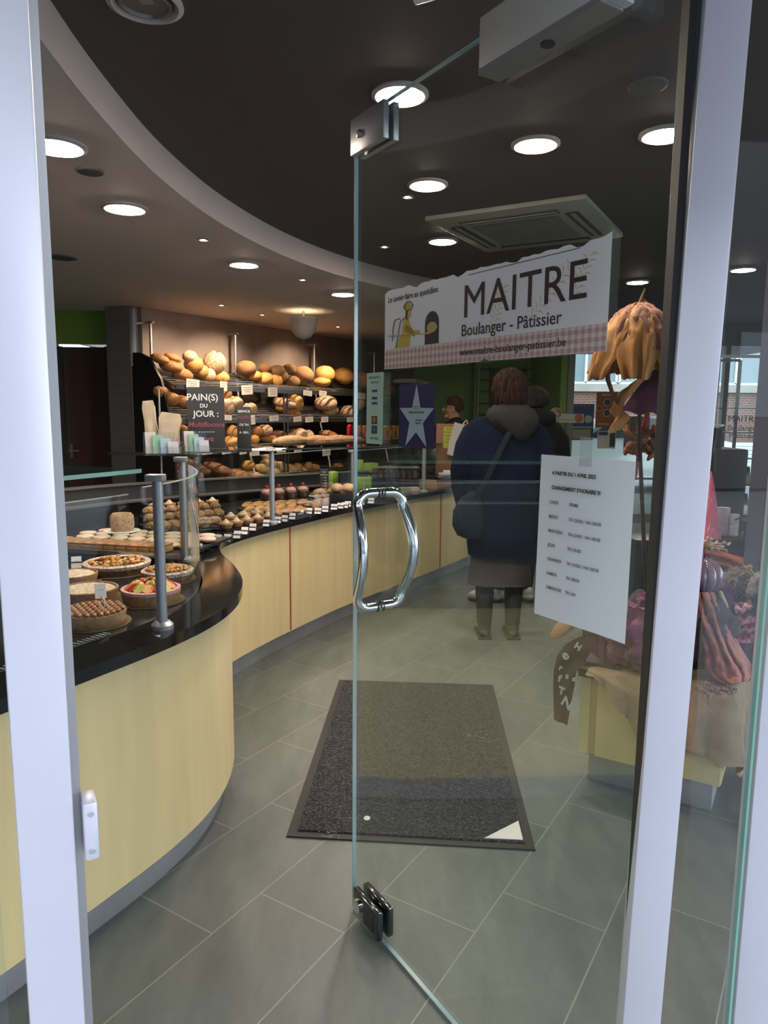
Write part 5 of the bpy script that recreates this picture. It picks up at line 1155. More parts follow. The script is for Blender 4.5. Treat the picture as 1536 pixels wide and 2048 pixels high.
# --- second customer in front of the first
g = Vector((1.06, 5.42, 0)); p2_ = thing('person', 'person in a black jacket with curly hair behind the navy coat', 'person', g)
hc = aty(1072, 808, 5.42) - g; hc = Vector((hc.x - .01, .02, hc.z))
body(p2_, (.04, .02, 1.36), (0, .02, .90), .18, .085, hc, (-.20, -.04, 0), (.02, .0, 0), (-.18, .24, .95), (.24, .22, .92), (-.24, .05, 1.05), (.28, .03, 1.05), (-.3, 1, 0))
headbits(p2_, hc, (-.4, 1, 0), HAIRG, 'short')
ct = MB(); loft(ct, [(.06, .02, 1.45, .08, .08), (.05, .02, 1.40, .16, .10), (.04, .02, 1.33, .225, .12), (.03, .02, 1.15, .24, .14), (.02, .02, .95, .225, .145), (.02, .02, .78, .215, .14), (.02, .02, .76, .2, .13)], 40, .02, 3); ct.build('jacket', BLK, p2_, sharp=80)
for sgn in (-1, 1):
    MB().tube([(.04 + sgn * .10, .02, 1.36), (.04 + sgn * .17, .02, 1.325), (.04 + sgn * .22, .02, 1.24), (.03 + sgn * .265, .03, 1.06), (.02 + sgn * .23, .17, .95)], [.055, .068, .078, .068, .052], 18).build('sleeve', BLK, p2_, sharp=80)
MB().ell((.07, -.08, 1.41), (.14, .08, .07), 18, 10, (.3, 0, 0), bumpy).build('jacket_hood', BLK, p2_, sharp=80)
tr = MB(); tr.tube([(-.06, .02, .85), (-.10, .02, .5), (-.19, -.03, .10)], [.11, .085, .065], 18); tr.tube([(.07, .02, .85), (.06, .02, .5), (.03, .0, .10)], [.11, .085, .065], 18); tr.build('trousers', mat('black_trousers', (.012, .013, .017), .9), p2_, sharp=80)
SNK = mat('grey_sneaker', (.34, .32, .30), .7, var=.25, vscale=40)
for (x, y, a_) in ((-.27, -.04, 78), (.05, .03, 8)):
    sh_ = MB(); M = Matrix.Rotation(R(a_), 3, 'Z')
    sh_.ell((x, y, .045), (.048, .135, .05), 20, 12, (0, 0, R(a_))); sh_.ell(Vector((x, y, .075)) + M @ Vector((0, -.06, 0)), (.044, .06, .05), 16, 10, (0, 0, R(a_))); o = sh_.build('sneaker', SNK, p2_, sharp=80)
    MB().prism([((M @ Vector((.05 * math.cos(q), .135 * math.sin(q), 0))).x + x, (M @ Vector((.05 * math.cos(q), .135 * math.sin(q), 0))).y + y) for q in [2 * math.pi * k / 20 for k in range(20)]], 0, .02).build('sole', mat('dark_sole', (.05, .05, .05), .8), o)
# --- shop assistant behind the cash desk
g = Vector((.74, 7.45, 0)); p3_ = thing('person', 'shop assistant with short auburn hair and glasses behind the cardboard display', 'person', g, 0)
hc = aty(905, 818, 7.45) - g; hc = Vector((hc.x, .0, hc.z))
body(p3_, (.0, .0, 1.29), (0, 0, .85), .165, .085, hc, (-.09, 0, 0), (.09, 0, 0), (-.24, -.22, 1.0), (.02, -.28, 1.0), (-.25, -.03, 1.02), (.24, -.08, 1.02), (-1, -.25, 0))
headbits(p3_, hc, (-1, -.15, 0), HAIRR, 'short', True)
ct = MB(); loft(ct, [(.0, 0, 1.365, .06, .06), (0, 0, 1.33, .13, .08), (0, 0, 1.27, .20, .10), (0, 0, 1.1, .205, .12), (0, 0, .9, .19, .12), (0, 0, .7, .19, .12)], 32, .015, 7); ct.build('black_top', BLK, p3_, sharp=80)
MB().tube([(-.15, 0, 1.28), (-.21, 0, 1.2), (-.245, -.03, 1.03)], [.06, .065, .055], 16).tube([(.15, 0, 1.28), (.21, 0, 1.2), (.24, -.06, 1.03)], [.06, .065, .055], 16).build('sleeves', BLK, p3_)
MB().tube([(-.09, 0, .75), (-.09, 0, .08)], [.10, .06], 14).tube([(.09, 0, .75), (.09, 0, .08)], [.10, .06], 14).build('trousers', mat('black_trousers'), p3_)

# ================================================================== LOW CABINET WITH THE AUTUMN DISPLAY
CA = Vector((.775, 2.665, 0)); CBn = Vector((1.215, 2.40, 0)); cd_ = (CBn - CA); CWd = cd_.length; cd_.normalize(); cang = math.atan2(cd_.y, cd_.x)
CDp = .40; ZC = .475
cab = thing('display_cabinet', 'low pale maple cabinet with dark top under the autumn decorations', 'cabinet', CA, cang)
CM = Matrix.Translation(CA) @ Matrix.Rotation(cang, 4, 'Z')        # x along the front, y into the shop
MB().box((CWd / 2, CDp / 2, .285), (CWd, CDp, .31)).build('carcass', WOODY, cab, bevel=.002)
MB().box((CWd / 2 + .032, -.008, .285), (CWd - .07, .016, .308)).build('door', WOODY, cab, bevel=.002)
MB().box((.020, -.006, .285), (.038, .012, .308)).build('side_stile', WOODY, cab)
MB().box((CWd / 2, CDp / 2, .065), (CWd - .06, CDp - .1, .13)).build('plinth', STEEL_K, cab)
MB().box((CWd / 2, CDp / 2 - .005, .458), (CWd + .02, CDp + .03, .034)).build('top', mat('dark_worktop', (.035, .03, .028), .4), cab, bevel=.003)
BUR = mat('burlap', (.40, .28, .18), .95, var=.18, vscale=9, bump=.5, bscale=220); PURT = mat('purple_tulle', (.20, .055, .14), .8, var=.35, vscale=16, bump=.5, bscale=60, sheen=.4)
RUST = mat('rust_scarf', (.26, .085, .065), .8, col2=(.46, .19, .16), vscale=14, bump=.5, bscale=70); DKP = mat('dark_plum_cloth', (.045, .028, .04), .8, var=.3, vscale=12, bump=.3)
# burlap: lies on the top and falls over front and right side
def cloth_path(u):   # along front (u 0..1) then the right side (1..1.9)
    if u <= 1: return Vector((CWd * u, -.022, 0)), Vector((0, -1, 0))
    return Vector((CWd + .016, CDp * (u - 1) - .022, 0)), Vector((1, 0, 0))
front_low = [(.0, .47), (.12, .47), (.22, .41), (.35, .34), (.5, .24), (.62, .26), (.8, .27), (.95, .245), (1.0, .235), (1.15, .16), (1.35, .22), (1.6, .30), (1.9, .33)]
def lerp1(tab, x):
    for (a, b), (c, d) in zip(tab, tab[1:]):
        if x <= c: return b + (d - b) * (x - a) / (c - a)
    return tab[-1][1]
def bfn(i, j):
    u = .06 + 1.84 * i; pt, nn = cloth_path(u); zl = lerp1(front_low, u)
    if j < .45:
        f = j / .45; c = Vector((CWd * .5, CDp * .55, 0)); q = c.lerp(pt, .35 + .65 * f); return q + Vector((0, 0, .478 + .007 * noise.noise(q * 14) + .004))
    f = (j - .45) / .55; z = .480 - (.480 - zl) * f; rip = (.010 + .016 * f) * math.sin(u * 17) * f + .01 * noise.noise(Vector((u * 6, z * 9, 0)))
    return pt + nn * (.006 + .022 * min(1, f * 3) + abs(rip) * (1 if f > .05 else 0)) + Vector((0, 0, z))
o = MB().grid(bfn, 90, 30).build('burlap_cloth', BUR, solid=.0025, sharp=80); o.matrix_world = CM; tag(o, 'coarse beige burlap cloth draped over the low maple cabinet', 'cloth')
# mound under the drapery
def mound(name, c, r, m, label, cat, seed=0, amp=.12, rot=None, fr=4., nz=44):
    mb = MB(); mb.ell((0, 0, 0), r, nz, nz // 2, rot, lambda d: (1 + amp * noise.noise(d * fr + Vector((seed, 0, 0))) + amp * .5 * noise.noise(d * fr * 2.7 + Vector((seed, 3, 0)))))
    zmin = min(v.z for v in mb.v)
    o = mb.build(name, m, sharp=80); o.location = c; return tag(o, label, cat)
p = CM @ Vector((.30, .22, 0))
mound('draped_stand', (p.x, p.y, .63), (.22, .19, .16), DKP, 'dark plum cloth heaped in the middle of the autumn display', 'cloth', 1, .18)
p = CM @ Vector((.22, .13, 0)); mound('tulle_heap', (p.x, p.y, .60), (.17, .13, .155), PURT, 'heap of purple tulle on the burlap behind the opening hours sheet', 'tulle', 4, .28, fr=5)
# purple sheet edge hanging from heap
def tfn(i, j):
    x = 1165 + 95 * i; top = 1240 + 30 * i; bot = 1285 + 75 * i ** .8
    y = top + (bot - top) * j; q = onplane(x, y, CM @ Vector((0, -.005 - .02 * (1 - j), 0)), (CM.to_3x3() @ Vector((0, -1, .12))).normalized()); return q + Vector((0, .004 * math.sin(i * 40), .006 * noise.noise(Vector((i * 8, j * 5, 0)))))
o = MB().grid(tfn, 40, 16).build('tulle_veil', PURT, solid=.002, sharp=80); tag(o, 'purple tulle veil spreading over the left corner of the burlap', 'tulle')
# dark brown cloth ribbon with white felt letters, hanging from the left corner
RBN = mat('brown_felt', (.085, .045, .042), .9, var=.2, vscale=14, bump=.2)
pts = [(1195, 1262, 1170, 1330), (1158, 1275, 1160, 1335), (1132, 1290, 1152, 1342), (1115, 1310, 1150, 1355), (1107, 1340, 1150, 1372), (1106, 1380, 1146, 1392), (1108, 1410, 1140, 1418), (1110, 1440, 1134, 1449)]
mb = MB()
def rb(i, j):
    k = i * (len(pts) - 1); a = int(min(k, len(pts) - 2)); f = k - a; L = [pts[a][q] + (pts[a + 1][q] - pts[a][q]) * f for q in range(4)]
    x = L[0] + (L[2] - L[0]) * j; y = L[1] + (L[3] - L[1]) * j
    return onplane(x, y, CM @ Vector((0, -.03, 0)), (CM.to_3x3() @ Vector((-.25, -1, 0))).normalized()) + Vector((0, .006 * math.sin(j * 9 + i * 8), 0))
rbn = MB().grid(rb, 40, 12).build('felt_banner', RBN, solid=.003, sharp=80); tag(rbn, 'brown felt banner with white cut letters hanging off the cabinet corner', 'banner')
FEL = mat('white_felt_letters', (.62, .62, .68), .8)
for s, x, y, a_, sz in [('H', 1153, 1298, 28, .036), ('e', 1135, 1318, -50, .056), ('r', 1120, 1340, 20, .036), ('f', 1118, 1363, 10, .042), ('s', 1134, 1357, 0, .034), ('T', 1122, 1388, 8, .042), ('s', 1147, 1362, 10, .030), ('N', 1130, 1414, 25, .060)]:
    q = onplane(x, y, CM @ Vector((0, -.04, 0)), (CM.to_3x3() @ Vector((-.25, -1, 0))).normalized())
    l_ = text_mb(s, sz, 'felt_letter', FEL, rbn, q, (R(90), R(a_), cang + R(-14)), 'CENTER', .002, 1., 0, 1., .0012)
# wooden piece
q = onplane(1122, 1262, CM @ Vector((0, .02, 0)), (CM.to_3x3() @ Vector((-.2, -1, 0))).normalized())
o = MB().prism([(-.035, -.020), (-.005, -.030), (.04, .012), (.055, .045), (.0, .045), (-.02, .012)], -.03, .03, MX).build('wooden_block', mat('pale_peach_wood', (.62, .36, .19), .5, var=.1, vscale=14), bevel=.004); o.location = q; o.rotation_euler = (0, 0, cang - .2)
tag(o, 'pale wooden shoe shaped block sticking out left of the banner', 'wooden block')
mb = MB().prism([(0, 0), (.20, 0), (.20, .12), (0, .12)], -.01, .0); o = mb.build('wooden_board', mat('dark_board', (.05, .035, .03), .6)); q2 = CM @ Vector((-.06, .02, .478)); o.matrix_world = Matrix.Translation(q2 + Vector((0, 0, .012))) @ Matrix.Rotation(cang, 4, 'Z'); tag(o, 'dark board lying on the cabinet top under the felt banner', 'board')
# rust scarf falling in folds on the right of the post
def scarf(i, j):
    # i down the fall, j across
    P0 = [(1376, 1185, 1428, 1185), (1380, 1225, 1448, 1228), (1388, 1265, 1468, 1272), (1398, 1300, 1488, 1308), (1410, 1335, 1505, 1335), (1430, 1362, 1508, 1352), (1450, 1370, 1500, 1362)]
    k = i * (len(P0) - 1); a = int(min(k, len(P0) - 2)); f = k - a; L = [P0[a][q] + (P0[a + 1][q] - P0[a][q]) * f for q in range(4)]
    x = L[0] + (L[2] - L[0]) * j; y = L[1] + (L[3] - L[1]) * j; Y = 2.66 - .22 * i - .08 * math.sin(j * math.pi) + .016 * math.sin(j * 26 + i * 3 + 3 * noise.noise(Vector((i * 3, j * 3, 0)))) + .012 * noise.noise(Vector((i * 9, j * 14, 1)))
    return aty(x, y, Y)
o = MB().grid(scarf, 60, 60).build('silk_scarf', RUST, solid=.003, sharp=80); tag(o, 'crinkled rust red scarf falling over the burlap right of the post', 'scarf')
# glossy purple pumpkin
PMK = mat('glossy_purple_glaze', (.13, .08, .16), .12, col2=(.26, .14, .20), vscale=8, coat=.6)
p = aty(1398, 1152, 2.72); t = thing('ceramic_pumpkin', 'glossy purple ribbed pumpkin above the rust scarf', 'pumpkin', p)
MB().ell((0, 0, 0), (.088, .088, .078), 96, 24, None, lambda d: 1 - .20 * (1 - abs(math.sin(math.atan2(d.y, d.x) * 6)) ** .55) * (1 - abs(d.z) ** 3) + .0).build('pumpkin_body', PMK, t, sharp=80); MB().tube([(0, 0, .07), (.005, 0, .10), (.02, 0, .12)], [.014, .010, .008], 8).build('stalk', CRUST2, t)
MB().cyl((0, 0, -.33), (0, 0, -.07), .07, 20).build('pedestal', DKP, t)
# cream fleece leaf
def leafc(i, j):
    x = 1436 + 14 * i + (-14 + 30 * j) * math.sin(math.pi * min(1, .12 + i * .9)); y = 1178 + 115 * i + 6 * j; return aty(x, y, 2.70 - .10 * i + .03 * math.cos(j * math.pi * 1.5))
o = MB().grid(leafc, 24, 16).build('fleece_leaf', mat('cream_fleece', (.46, .44, .30), .95, bump=.1), solid=.006, sharp=80); tag(o, 'long folded cream fleece leaf beside the rust scarf', 'cloth')
o = mound('plum_velvet', aty(1441, 1215, 2.78), (.05, .05, .11), mat('violet_velvet', (.10, .035, .12), .8, var=.3, vscale=10), 'strip of violet velvet behind the rust scarf', 'cloth', 6, .12)
# moss ball
p = aty(1478, 1172, 2.86); t = thing('moss_ball', 'round ball of curly grey moss right of the purple pumpkin', 'moss ball', p)
MB().ell((0, 0, 0), (.078, .07, .068), 30, 18, None, lambda d: 1 + .08 * noise.noise(d * 6)).build('core', mat('grey_moss_core', (.10, .09, .085), .95), t); mb = MB(); rn = random.Random(5)
for k in range(170):
    d = Vector((rn.gauss(0, 1), rn.gauss(0, 1), rn.gauss(0, 1))).normalized(); a = d.orthogonal().normalized(); b_ = d.cross(a); c = d * .068; r_ = rn.uniform(.008, .018); ph = rn.random() * 6
    mb.tube([c + a * r_ * math.cos(ph + q) + b_ * r_ * math.sin(ph + q) + d * .012 * math.sin(q * .8) for q in (0, .9, 1.8, 2.7, 3.6)], .0014, 4)
ms = mb.build('curly_moss', mat('grey_moss', (.20, .18, .165), .95, col2=(.36, .33, .30), vscale=60), t); ms['kind'] = 'stuff'
MB().cyl((0, 0, -.40), (0, 0, -.05), .05, 14).build('support', DKP, t)
# pink tulle, orange satin, dried flowers, pink felt cone
def ruffle(i, j, x0, x1, y0, y1, Y, a, n):
    x = x0 + (x1 - x0) * i + 6 * math.sin(j * 3); y = y0 + (y1 - y0) * j; return aty(x, y, Y + a * math.sin(j * n + i * 3 + 2 * noise.noise(Vector((i * 5, j * 3, 0)))))
o = MB().grid(lambda i, j: ruffle(i, j, 1466, 1517, 1205 + 0, 1285, 2.74, .022, 24), 24, 60).build('pink_tulle', mat('pink_tulle_cloth', (.55, .12, .20), .8, col2=(.62, .30, .38), vscale=18, sheen=.5), solid=.002, sharp=80); tag(o, 'ruffled bright pink tulle at the right edge of the display', 'tulle')
MB_ = MB().grid(lambda i, j: aty(1408 + 78 * i - (0 if i < .55 else 0), 1092 + 24 * i * (1 - .1 * j) + (46 if i < .62 else 46 + 90 * (i - .62)) * j, 3.0 + .015 * math.sin(j * 18 + i * 2)), 40, 30)
o = MB_.build('satin_ribbon', mat('orange_satin', (.34, .06, .03), .35, col2=(.50, .13, .05), vscale=7, stretch=(1, 1, 6)), solid=.003, sharp=80); tag(o, 'wide orange and rose satin ribbon above the pumpkin', 'ribbon')
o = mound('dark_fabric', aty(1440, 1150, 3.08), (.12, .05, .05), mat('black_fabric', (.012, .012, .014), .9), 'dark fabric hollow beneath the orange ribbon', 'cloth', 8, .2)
def sprig(name, c, n, ln, col, label, seed, spread=(1, 1, .6), rad=.0022, leafr=.008):
    t = thing(name, label, 'dried flowers', c); rn = random.Random(seed); A, B_ = MB(), MB()
    for k in range(n):
        d = Vector((rn.uniform(-1, 1) * spread[0], rn.uniform(-1, 1) * spread[1], rn.uniform(-.1, 1) * spread[2])); e_ = d * ln; A.tube([(0, 0, 0), e_ * .5 + Vector((0, 0, .006)), e_], rad, 4); B_.ell(e_, (leafr * rn.uniform(.8, 1.6), leafr * .7, leafr * .5), 7, 5, (rn.random() * 3, rn.random() * 3, 0))
    A.build('stalks', mat('straw_stalk', (.32, .22, .13), .8), t); B_.build('seed_heads', mat(col[0], col[1], .8, var=.3, vscale=60), t); return t
sprig('dried_flowers', aty(1412, 1094, 3.0), 46, .07, ('dried_cream', (.50, .38, .28)), 'small bunch of dried cream flowers on the orange ribbon', 1, (1, 1, .5))
sprig('dried_petals', aty(1432, 1383, 2.42) + Vector((0, 0, .01)), 60, .055, ('dried_pink', (.34, .22, .19)), 'scattered dried pinkish petals on the burlap below the scarf', 2, (1.2, .8, .12), .0012, .007)
sprig('straw_sprig', aty(1492, 1158, 2.80), 16, .06, ('straw_tip', (.42, .28, .15)), 'little straw bundle beside the moss ball', 3, (.35, .2, 1))
mound('violet_wool', aty(1522, 1190, 2.74), (.05, .05, .09), mat('violet_wool_mix', (.10, .09, .14), .95, col2=(.30, .27, .24), vscale=40, bump=.8), 'violet and grey wool lump at the far right of the display', 'wool', 3, .25)
# ---- giant dried petal dome on stems
PET = mat('ochre_petal', (.40, .15, .035), .75, col2=(.52, .26, .085), vscale=9, stretch=(1, 1, .4), bump=.7, bscale=26); PETR = mat('rose_petal', (.24, .085, .06), .8, var=.2, vscale=10, bump=.7, bscale=26)
apex = aty(1278, 618, 2.75); dome = thing('petal_dome', 'large hanging dome of dried ochre petals behind the door sign', 'dried flower', apex)
def petal(ang, ln, wd, curl, seed, m, drop=1.25):
    def fn(i, j):
        u = .04 + .96 * i; v = (j - .5) * 2; w_ = wd * math.sin(math.pi * min(.93, .10 + .72 * u)) ; r = ln * (math.sin(u * 1.45) * .62); z = -ln * drop * (u ** 1.7) * .78 + .02
        crk = .010 * noise.noise(Vector((u * 7 + seed, v * 3, 0))) + .009 * math.sin(v * 9 + seed) * u
        r += crk - .02 * v * v * u + (curl * max(0, u - .8) * 1.2); z += (.05 * max(0, u - .85)) + .012 * noise.noise(Vector((u * 9, v * 6, seed)))
        a = ang + v * w_ / max(.07, r + .05) * .9
        return Vector((r * math.cos(a), r * math.sin(a), z))
    return MB().grid(fn, 26, 18).build('petal', m, dome, solid=.0018, sharp=80)
for k in range(7): petal(R(200 + k * 51.4), .265 if k not in (0, 1) else .30, .125, (.06, .02, .05, .03, .06, .02, .05)[k], k * 3.1, PET)
for k in range(7): petal(R(225 + k * 51.4), .245, .12, .0, 40 + k * 2.3, PETR, 1.0)
MB().tube([(0, 0, -.02), (.004, 0, .03), (.018, 0, .075)], [.010, .006, .002], 7).build('stem_tip', mat('straw_stalk'), dome)
fz = MB(); rn = random.Random(9)
for k in range(40):
    a = rn.random() * 6.28; r_ = rn.uniform(.04, .12); b0 = Vector((r_ * .9 * math.cos(a), r_ * .9 * math.sin(a), -.03 - r_ * .25)); fz.tube([b0, b0 + Vector((rn.uniform(-.02, .02), rn.uniform(-.02, .02), rn.uniform(.01, .045)))], .0008, 3)
o_ = fz.build('fine_hairs', mat('straw_stalk'), dome); o_['kind'] = 'stuff'
# gauze cone and curled strip below the dome
gz = thing('gauze_cone', 'plum gauze cone with a curled ochre petal rim under the dome', 'decoration', aty(1290, 790, 2.75))
q = gz.location.copy()
A_ = [(1312, 745), (1330, 830), (1236, 822), (1240, 800), (1262, 768)]
c3 = [aty(x, y, 2.75) - q for x, y in ((1300, 738), (1350, 745), (1355, 832), (1240, 824))]
MB().grid(lambda i, j: c3[0].lerp(c3[3], i).lerp(c3[1].lerp(c3[2], i), j) + Vector((0, -.09 * math.sin(math.pi * j) * (.4 + i * .6), .006 * math.sin(j * 20))), 20, 24).build('gauze', mat('plum_gauze', (.095, .05, .075), .85, col2=(.20, .06, .13), vscale=8, contrast=(.45, .6)), gz, solid=.002, sharp=80)
rim = [(1305, 738), (1290, 752), (1268, 772), (1252, 786), (1238, 805), (1232, 822), (1246, 836), (1238, 850), (1222, 862)]
mb = MB(); rs = []
for k, (x, y) in enumerate(rim):
    c = aty(x, y, 2.70) - q; w_ = (.010, .016, .02, .022, .018, .022, .026, .03, .015)[k]
    rs.append([c + Vector((w_ * math.cos(a + k), -.012 * math.sin(a), w_ * math.sin(a + k) * .6 + .004 * noise.noise(Vector((k, a, 0))))) for a in [R(30 * t_) for t_ in range(12)]])
mb.rings(rs, True).build('curled_rim', PET, gz, sharp=80)
# dark branches carrying the dome
br = thing('branch_stand', 'dark bare branches rising from the display to the petal dome', 'branches', CM @ Vector((.18, .2, .478)))
q = br.location.copy(); top = Vector(apex) - q
mb = MB(); mb.tube([(0, 0, 0), (.0, .0, .3), top * .6 + Vector((.0, 0, 0)), top + Vector((0, 0, -.03))], [.010, .009, .008, .006], 7)
mb.build('main_stem', mat('dark_bark', (.05, .03, .03), .8), br)
mb = MB(); mb.tube([aty(1212, 700, 2.7) - q, aty(1216, 760, 2.7) - q, aty(1226, 790, 2.7) - q, aty(1240, 815, 2.7) - q], [.012, .009, .007, .005], 7); mb.tube([aty(1198, 690, 2.7) - q, aty(1194, 735, 2.7) - q, aty(1202, 760, 2.7) - q], [.008, .004, .001], 6); mb.build('brown_twig', mat('brown_twig', (.15, .06, .04), .8), br)
MB().tube([aty(1295, 825, 2.8) - q, aty(1290, 850, 2.8) - q, aty(1282, 875, 2.8) - q, aty(1270, 960, 2.8) - q], [.010, .012, .008, .006], 7).build('red_twig', mat('red_twig', (.32, .04, .03), .7), br)
sprig('dried_leaves', aty(1300, 905, 2.8), 40, .10, ('rust_leaf', (.32, .12, .07)), 'dried rust coloured leaves behind the branches near the post', 6, (1, .5, 1), .002, .02)

# ================================================================== BLACK COUNTER, COFFEE MACHINE, GLASS CASE ON THE RIGHT
YB_ = 4.15; zt = aty(1440, 1062, YB_).z
p0 = aty(1402, 1062, YB_); p1x = aty(1490, 1062, YB_)
bc = thing('side_counter', 'black side counter seen right of the aluminium post', 'counter', (p0.x - .5, 3.85, 0))
W_ = p1x.x - p0.x + .5
MB().box((W_ / 2, .28, zt - .02), (W_, .62, .04)).build('top', BLACKM, bc, bevel=.002); MB().box((W_ / 2 - .06, .30, (zt - .04) / 2), (W_ - .12, .54, zt - .04)).build('body', BLACKM, bc); MB().box((W_ - .05, -.0, (zt - .04) / 2), (.05, .02, zt - .05)).build('steel_strip', STEEL_K, bc)
cm_ = aty(1438, 1020, 4.22); t = thing('coffee_machine', 'tall black coffee machine on the black side counter', 'coffee machine', (cm_.x - .06, 4.2, zt))
s_ = 4.2 / F_PX; H_ = 165 * s_
MB().box((0, 0, H_ / 2), (.24, .30, H_)).build('body', GASK, t, bevel=.006); MB().box((.125, 0, H_ / 2), (.012, .26, H_ * .96)).build('side_panel', mat('grey_side_panel', (.15, .18, .19), .3), t)
mb = MB()
for k in range(5): mb.box((.133, 0, H_ * (.62 + .07 * k)), (.006, .22, .012))
mb.build('chrome_trim', CHROME, t)
t = thing('cup_tower', 'stack of ribbed dark cups on top of the coffee machine', 'cups', (cm_.x - .07, 4.2, zt + H_ + .001)); mb = MB()
for k in range(12): mb.lathe([(.040, k * .0095), (.048, k * .0095 + .012), (.044, k * .0095 + .012)], (0, 0, 0), 20)
mb.build('cups', mat('dark_ribbed_cup', (.06, .07, .075), .4), t)
mb = MB().lathe([(.05, .125), (.052, .135), (.0, .137)], (0, 0, 0), 20).build('lid', RIB, t)
for q_, (x, n_, lb) in enumerate([(1444, 17, 'tall stack of white paper cups on the black side counter'), (1463, 13, 'shorter stack of white paper cups beside the tall stack')]):
    p = aty(x, 1066, 3.98); t = thing('cup_stack', lb, 'cups', (p.x, 3.98, zt + .001), 0, 'white cup stacks'); mb = MB()
    for k in range(n_): mb.lathe([(.028, k * .0095), (.036, k * .0095 + .009), (.034, k * .0095 + .009)], (0, 0, 0), 20)
    mb.build('cups', mat('white_paper_cup', (.72, .72, .74), .5), t)
p = aty(1415, 1052, 3.92); t = thing('pink_cone', 'pink felt cone standing on the black side counter', 'decoration', (p.x, 3.92, zt + .001)); MB().lathe([(.075, 0), (.06, .08), (.022, .28), (.001, .37)], (0, 0, 0), 24).build('cone', mat('pink_felt', (.55, .15, .24), .9, var=.12, vscale=30), t)
o = MB().tube([aty(1470, 1040, 3.9), aty(1480, 1036, 3.9), aty(1488, 1046, 3.9), aty(1490, 1060, 3.9), aty(1487, 1095, 3.9), aty(1484, 1110, 3.9)], .006, 6).build('power_cable', GASK); tag(o, 'black power cable looping off the end of the side counter', 'cable')
# glass display case
YC = 4.7; gx0, gx1 = aty(1425, 900, YC).x, aty(1519, 900, YC).x; gz0, gz1 = aty(1500, 1040, YC).z, aty(1500, 713, YC).z
gc = thing('glass_case', 'tall glass display case with thin shelves behind the coffee machine', 'display case', (gx0, YC, 0))
mb = MB()
for x in (0, gx1 - gx0): mb.box((x, 0, (gz0 + gz1) / 2), (.018, .018, gz1 - gz0)); mb.box((x, .35, (gz0 + gz1) / 2), (.018, .018, gz1 - gz0))
for z in (gz0, gz1): mb.box(((gx1 - gx0) / 2, 0, z), (gx1 - gx0, .018, .018)).box(((gx1 - gx0) / 2, .35, z), (gx1 - gx0, .018, .018))
mb.build('frame', mat('pale_case_frame', (.38, .42, .42), .3, .5), gc)
MB().box(((gx1 - gx0) / 2, 0, (gz0 + gz1) / 2), (gx1 - gx0 - .02, .006, gz1 - gz0 - .02)).build('front_glass', GL, gc)
for y in (817, 866, 918, 971): MB().box(((gx1 - gx0) / 2, .17, aty(1500, y, YC).z), (gx1 - gx0 - .02, .33, .006)).build('shelf', mat('dark_case_shelf', (.06, .08, .08), .2), gc)
MB().box(((gx1 - gx0) / 2, .17, gz0 / 2), (gx1 - gx0, .35, gz0)).build('base_cabinet', BROWNF, gc)
for k, (x, y, y2, m_) in enumerate([(1476, 971, 925, 'carton_red'), (1489, 971, 930, 'white_card'), (1485, 1012, 985, 'white_card')]):
    p = aty(x, y - 1, YC + .16); h_ = (y - y2) / F_PX * YC * .9; o = MB().prism([(-.03, 0), (.03, 0), (.018, h_), (-.018, h_)], -.02, .02, MX).build('gift_packet', MATS[m_]); o.location = p + Vector((0, 0, .004)); tag(o, ['red packet on a middle shelf of the glass case', 'white packet beside the red one in the glass case', 'small white packet on the lowest shelf of the glass case'][k], 'packet')
# posters on the back window
def poster(label, x0, y0, x1, y1, mm, Y=YW - .012):
    a = aty(x0, y1, Y); b = aty(x1, y0, Y); t = thing('poster', label, 'poster', a); w_, h_ = b.x - a.x, b.z - a.z
    MB().box((w_ / 2, 0, h_ / 2), (w_, .002, h_)).build('sheet', mm, t); return t, w_, h_
t, w_, h_ = poster('blue poster with two pale globes on the back window', 1136, 808, 1189, 880, mat('poster_blue', (.035, .10, .26), .5))
MB().box((w_ * .45, -.002, h_ * .16), (w_ * .9, .002, h_ * .30)).build('pale_panel', mat('poster_pale', (.42, .45, .42), .6), t); MB().box((w_ * .5, -.002, h_ * .95), (w_ * .7, .002, h_ * .04)).box((w_ * .4, -.004, h_ * .02), (w_ * .8, .002, h_ * .04)).build('red_line', mat('poster_red', (.40, .08, .09), .6), t)
MB().lathe([(.05, 0), (.05, .002)], (w_ * .22, -.002, h_ * .58), 20, (0, -1, 0)).lathe([(.05, 0), (.05, .002)], (w_ * .78, -.002, h_ * .58), 20, (0, -1, 0)).build('globe', mat('globe_pale', (.42, .55, .40), .6), t); MB().box((w_ * .5, -.002, h_ * .36), (w_ * .9, .002, h_ * .03)).build('caption', WHITE, t); MB().box((w_ * .45, -.004, h_ * .29), (w_ * .9, .002, .02)).build('yellow_line', mat('poster_yellow', (.45, .45, .08), .6), t)
t, w_, h_ = poster('orange poster with hexagon pictures on the back window', 1190, 785, 1236, 855, mat('poster_orange', (.36, .115, .04), .5))
mb, mk = MB(), MB()
for (fx, fy) in ((.52, .72), (.52, .42), (.16, .55), (.86, .55)):
    mb.lathe([(.052 if fx == .52 else .034, 0), (.052 if fx == .52 else .034, .001)], (w_ * fx, -.001, h_ * fy), 6, (0, -1, 0)); mk.lathe([(.044 if fx == .52 else .028, 0), (.044 if fx == .52 else .028, .001)], (w_ * fx, -.003, h_ * fy), 6, (0, -1, 0))
mb.build('hexagon_border', WHITE, t); mk.build('hexagon_picture', mat('poster_dark', (.06, .07, .07), .6), t); MB().box((w_ * .5, -.002, h_ * .93), (w_ * .5, .002, .014)).box((w_ * .4, -.002, h_ * .1), (w_ * .5, .002, .01)).build('caption', WHITE, t)
t, w_, h_ = poster('white notice with blue heading below the orange poster', 1194, 862, 1232, 897, WHITE)
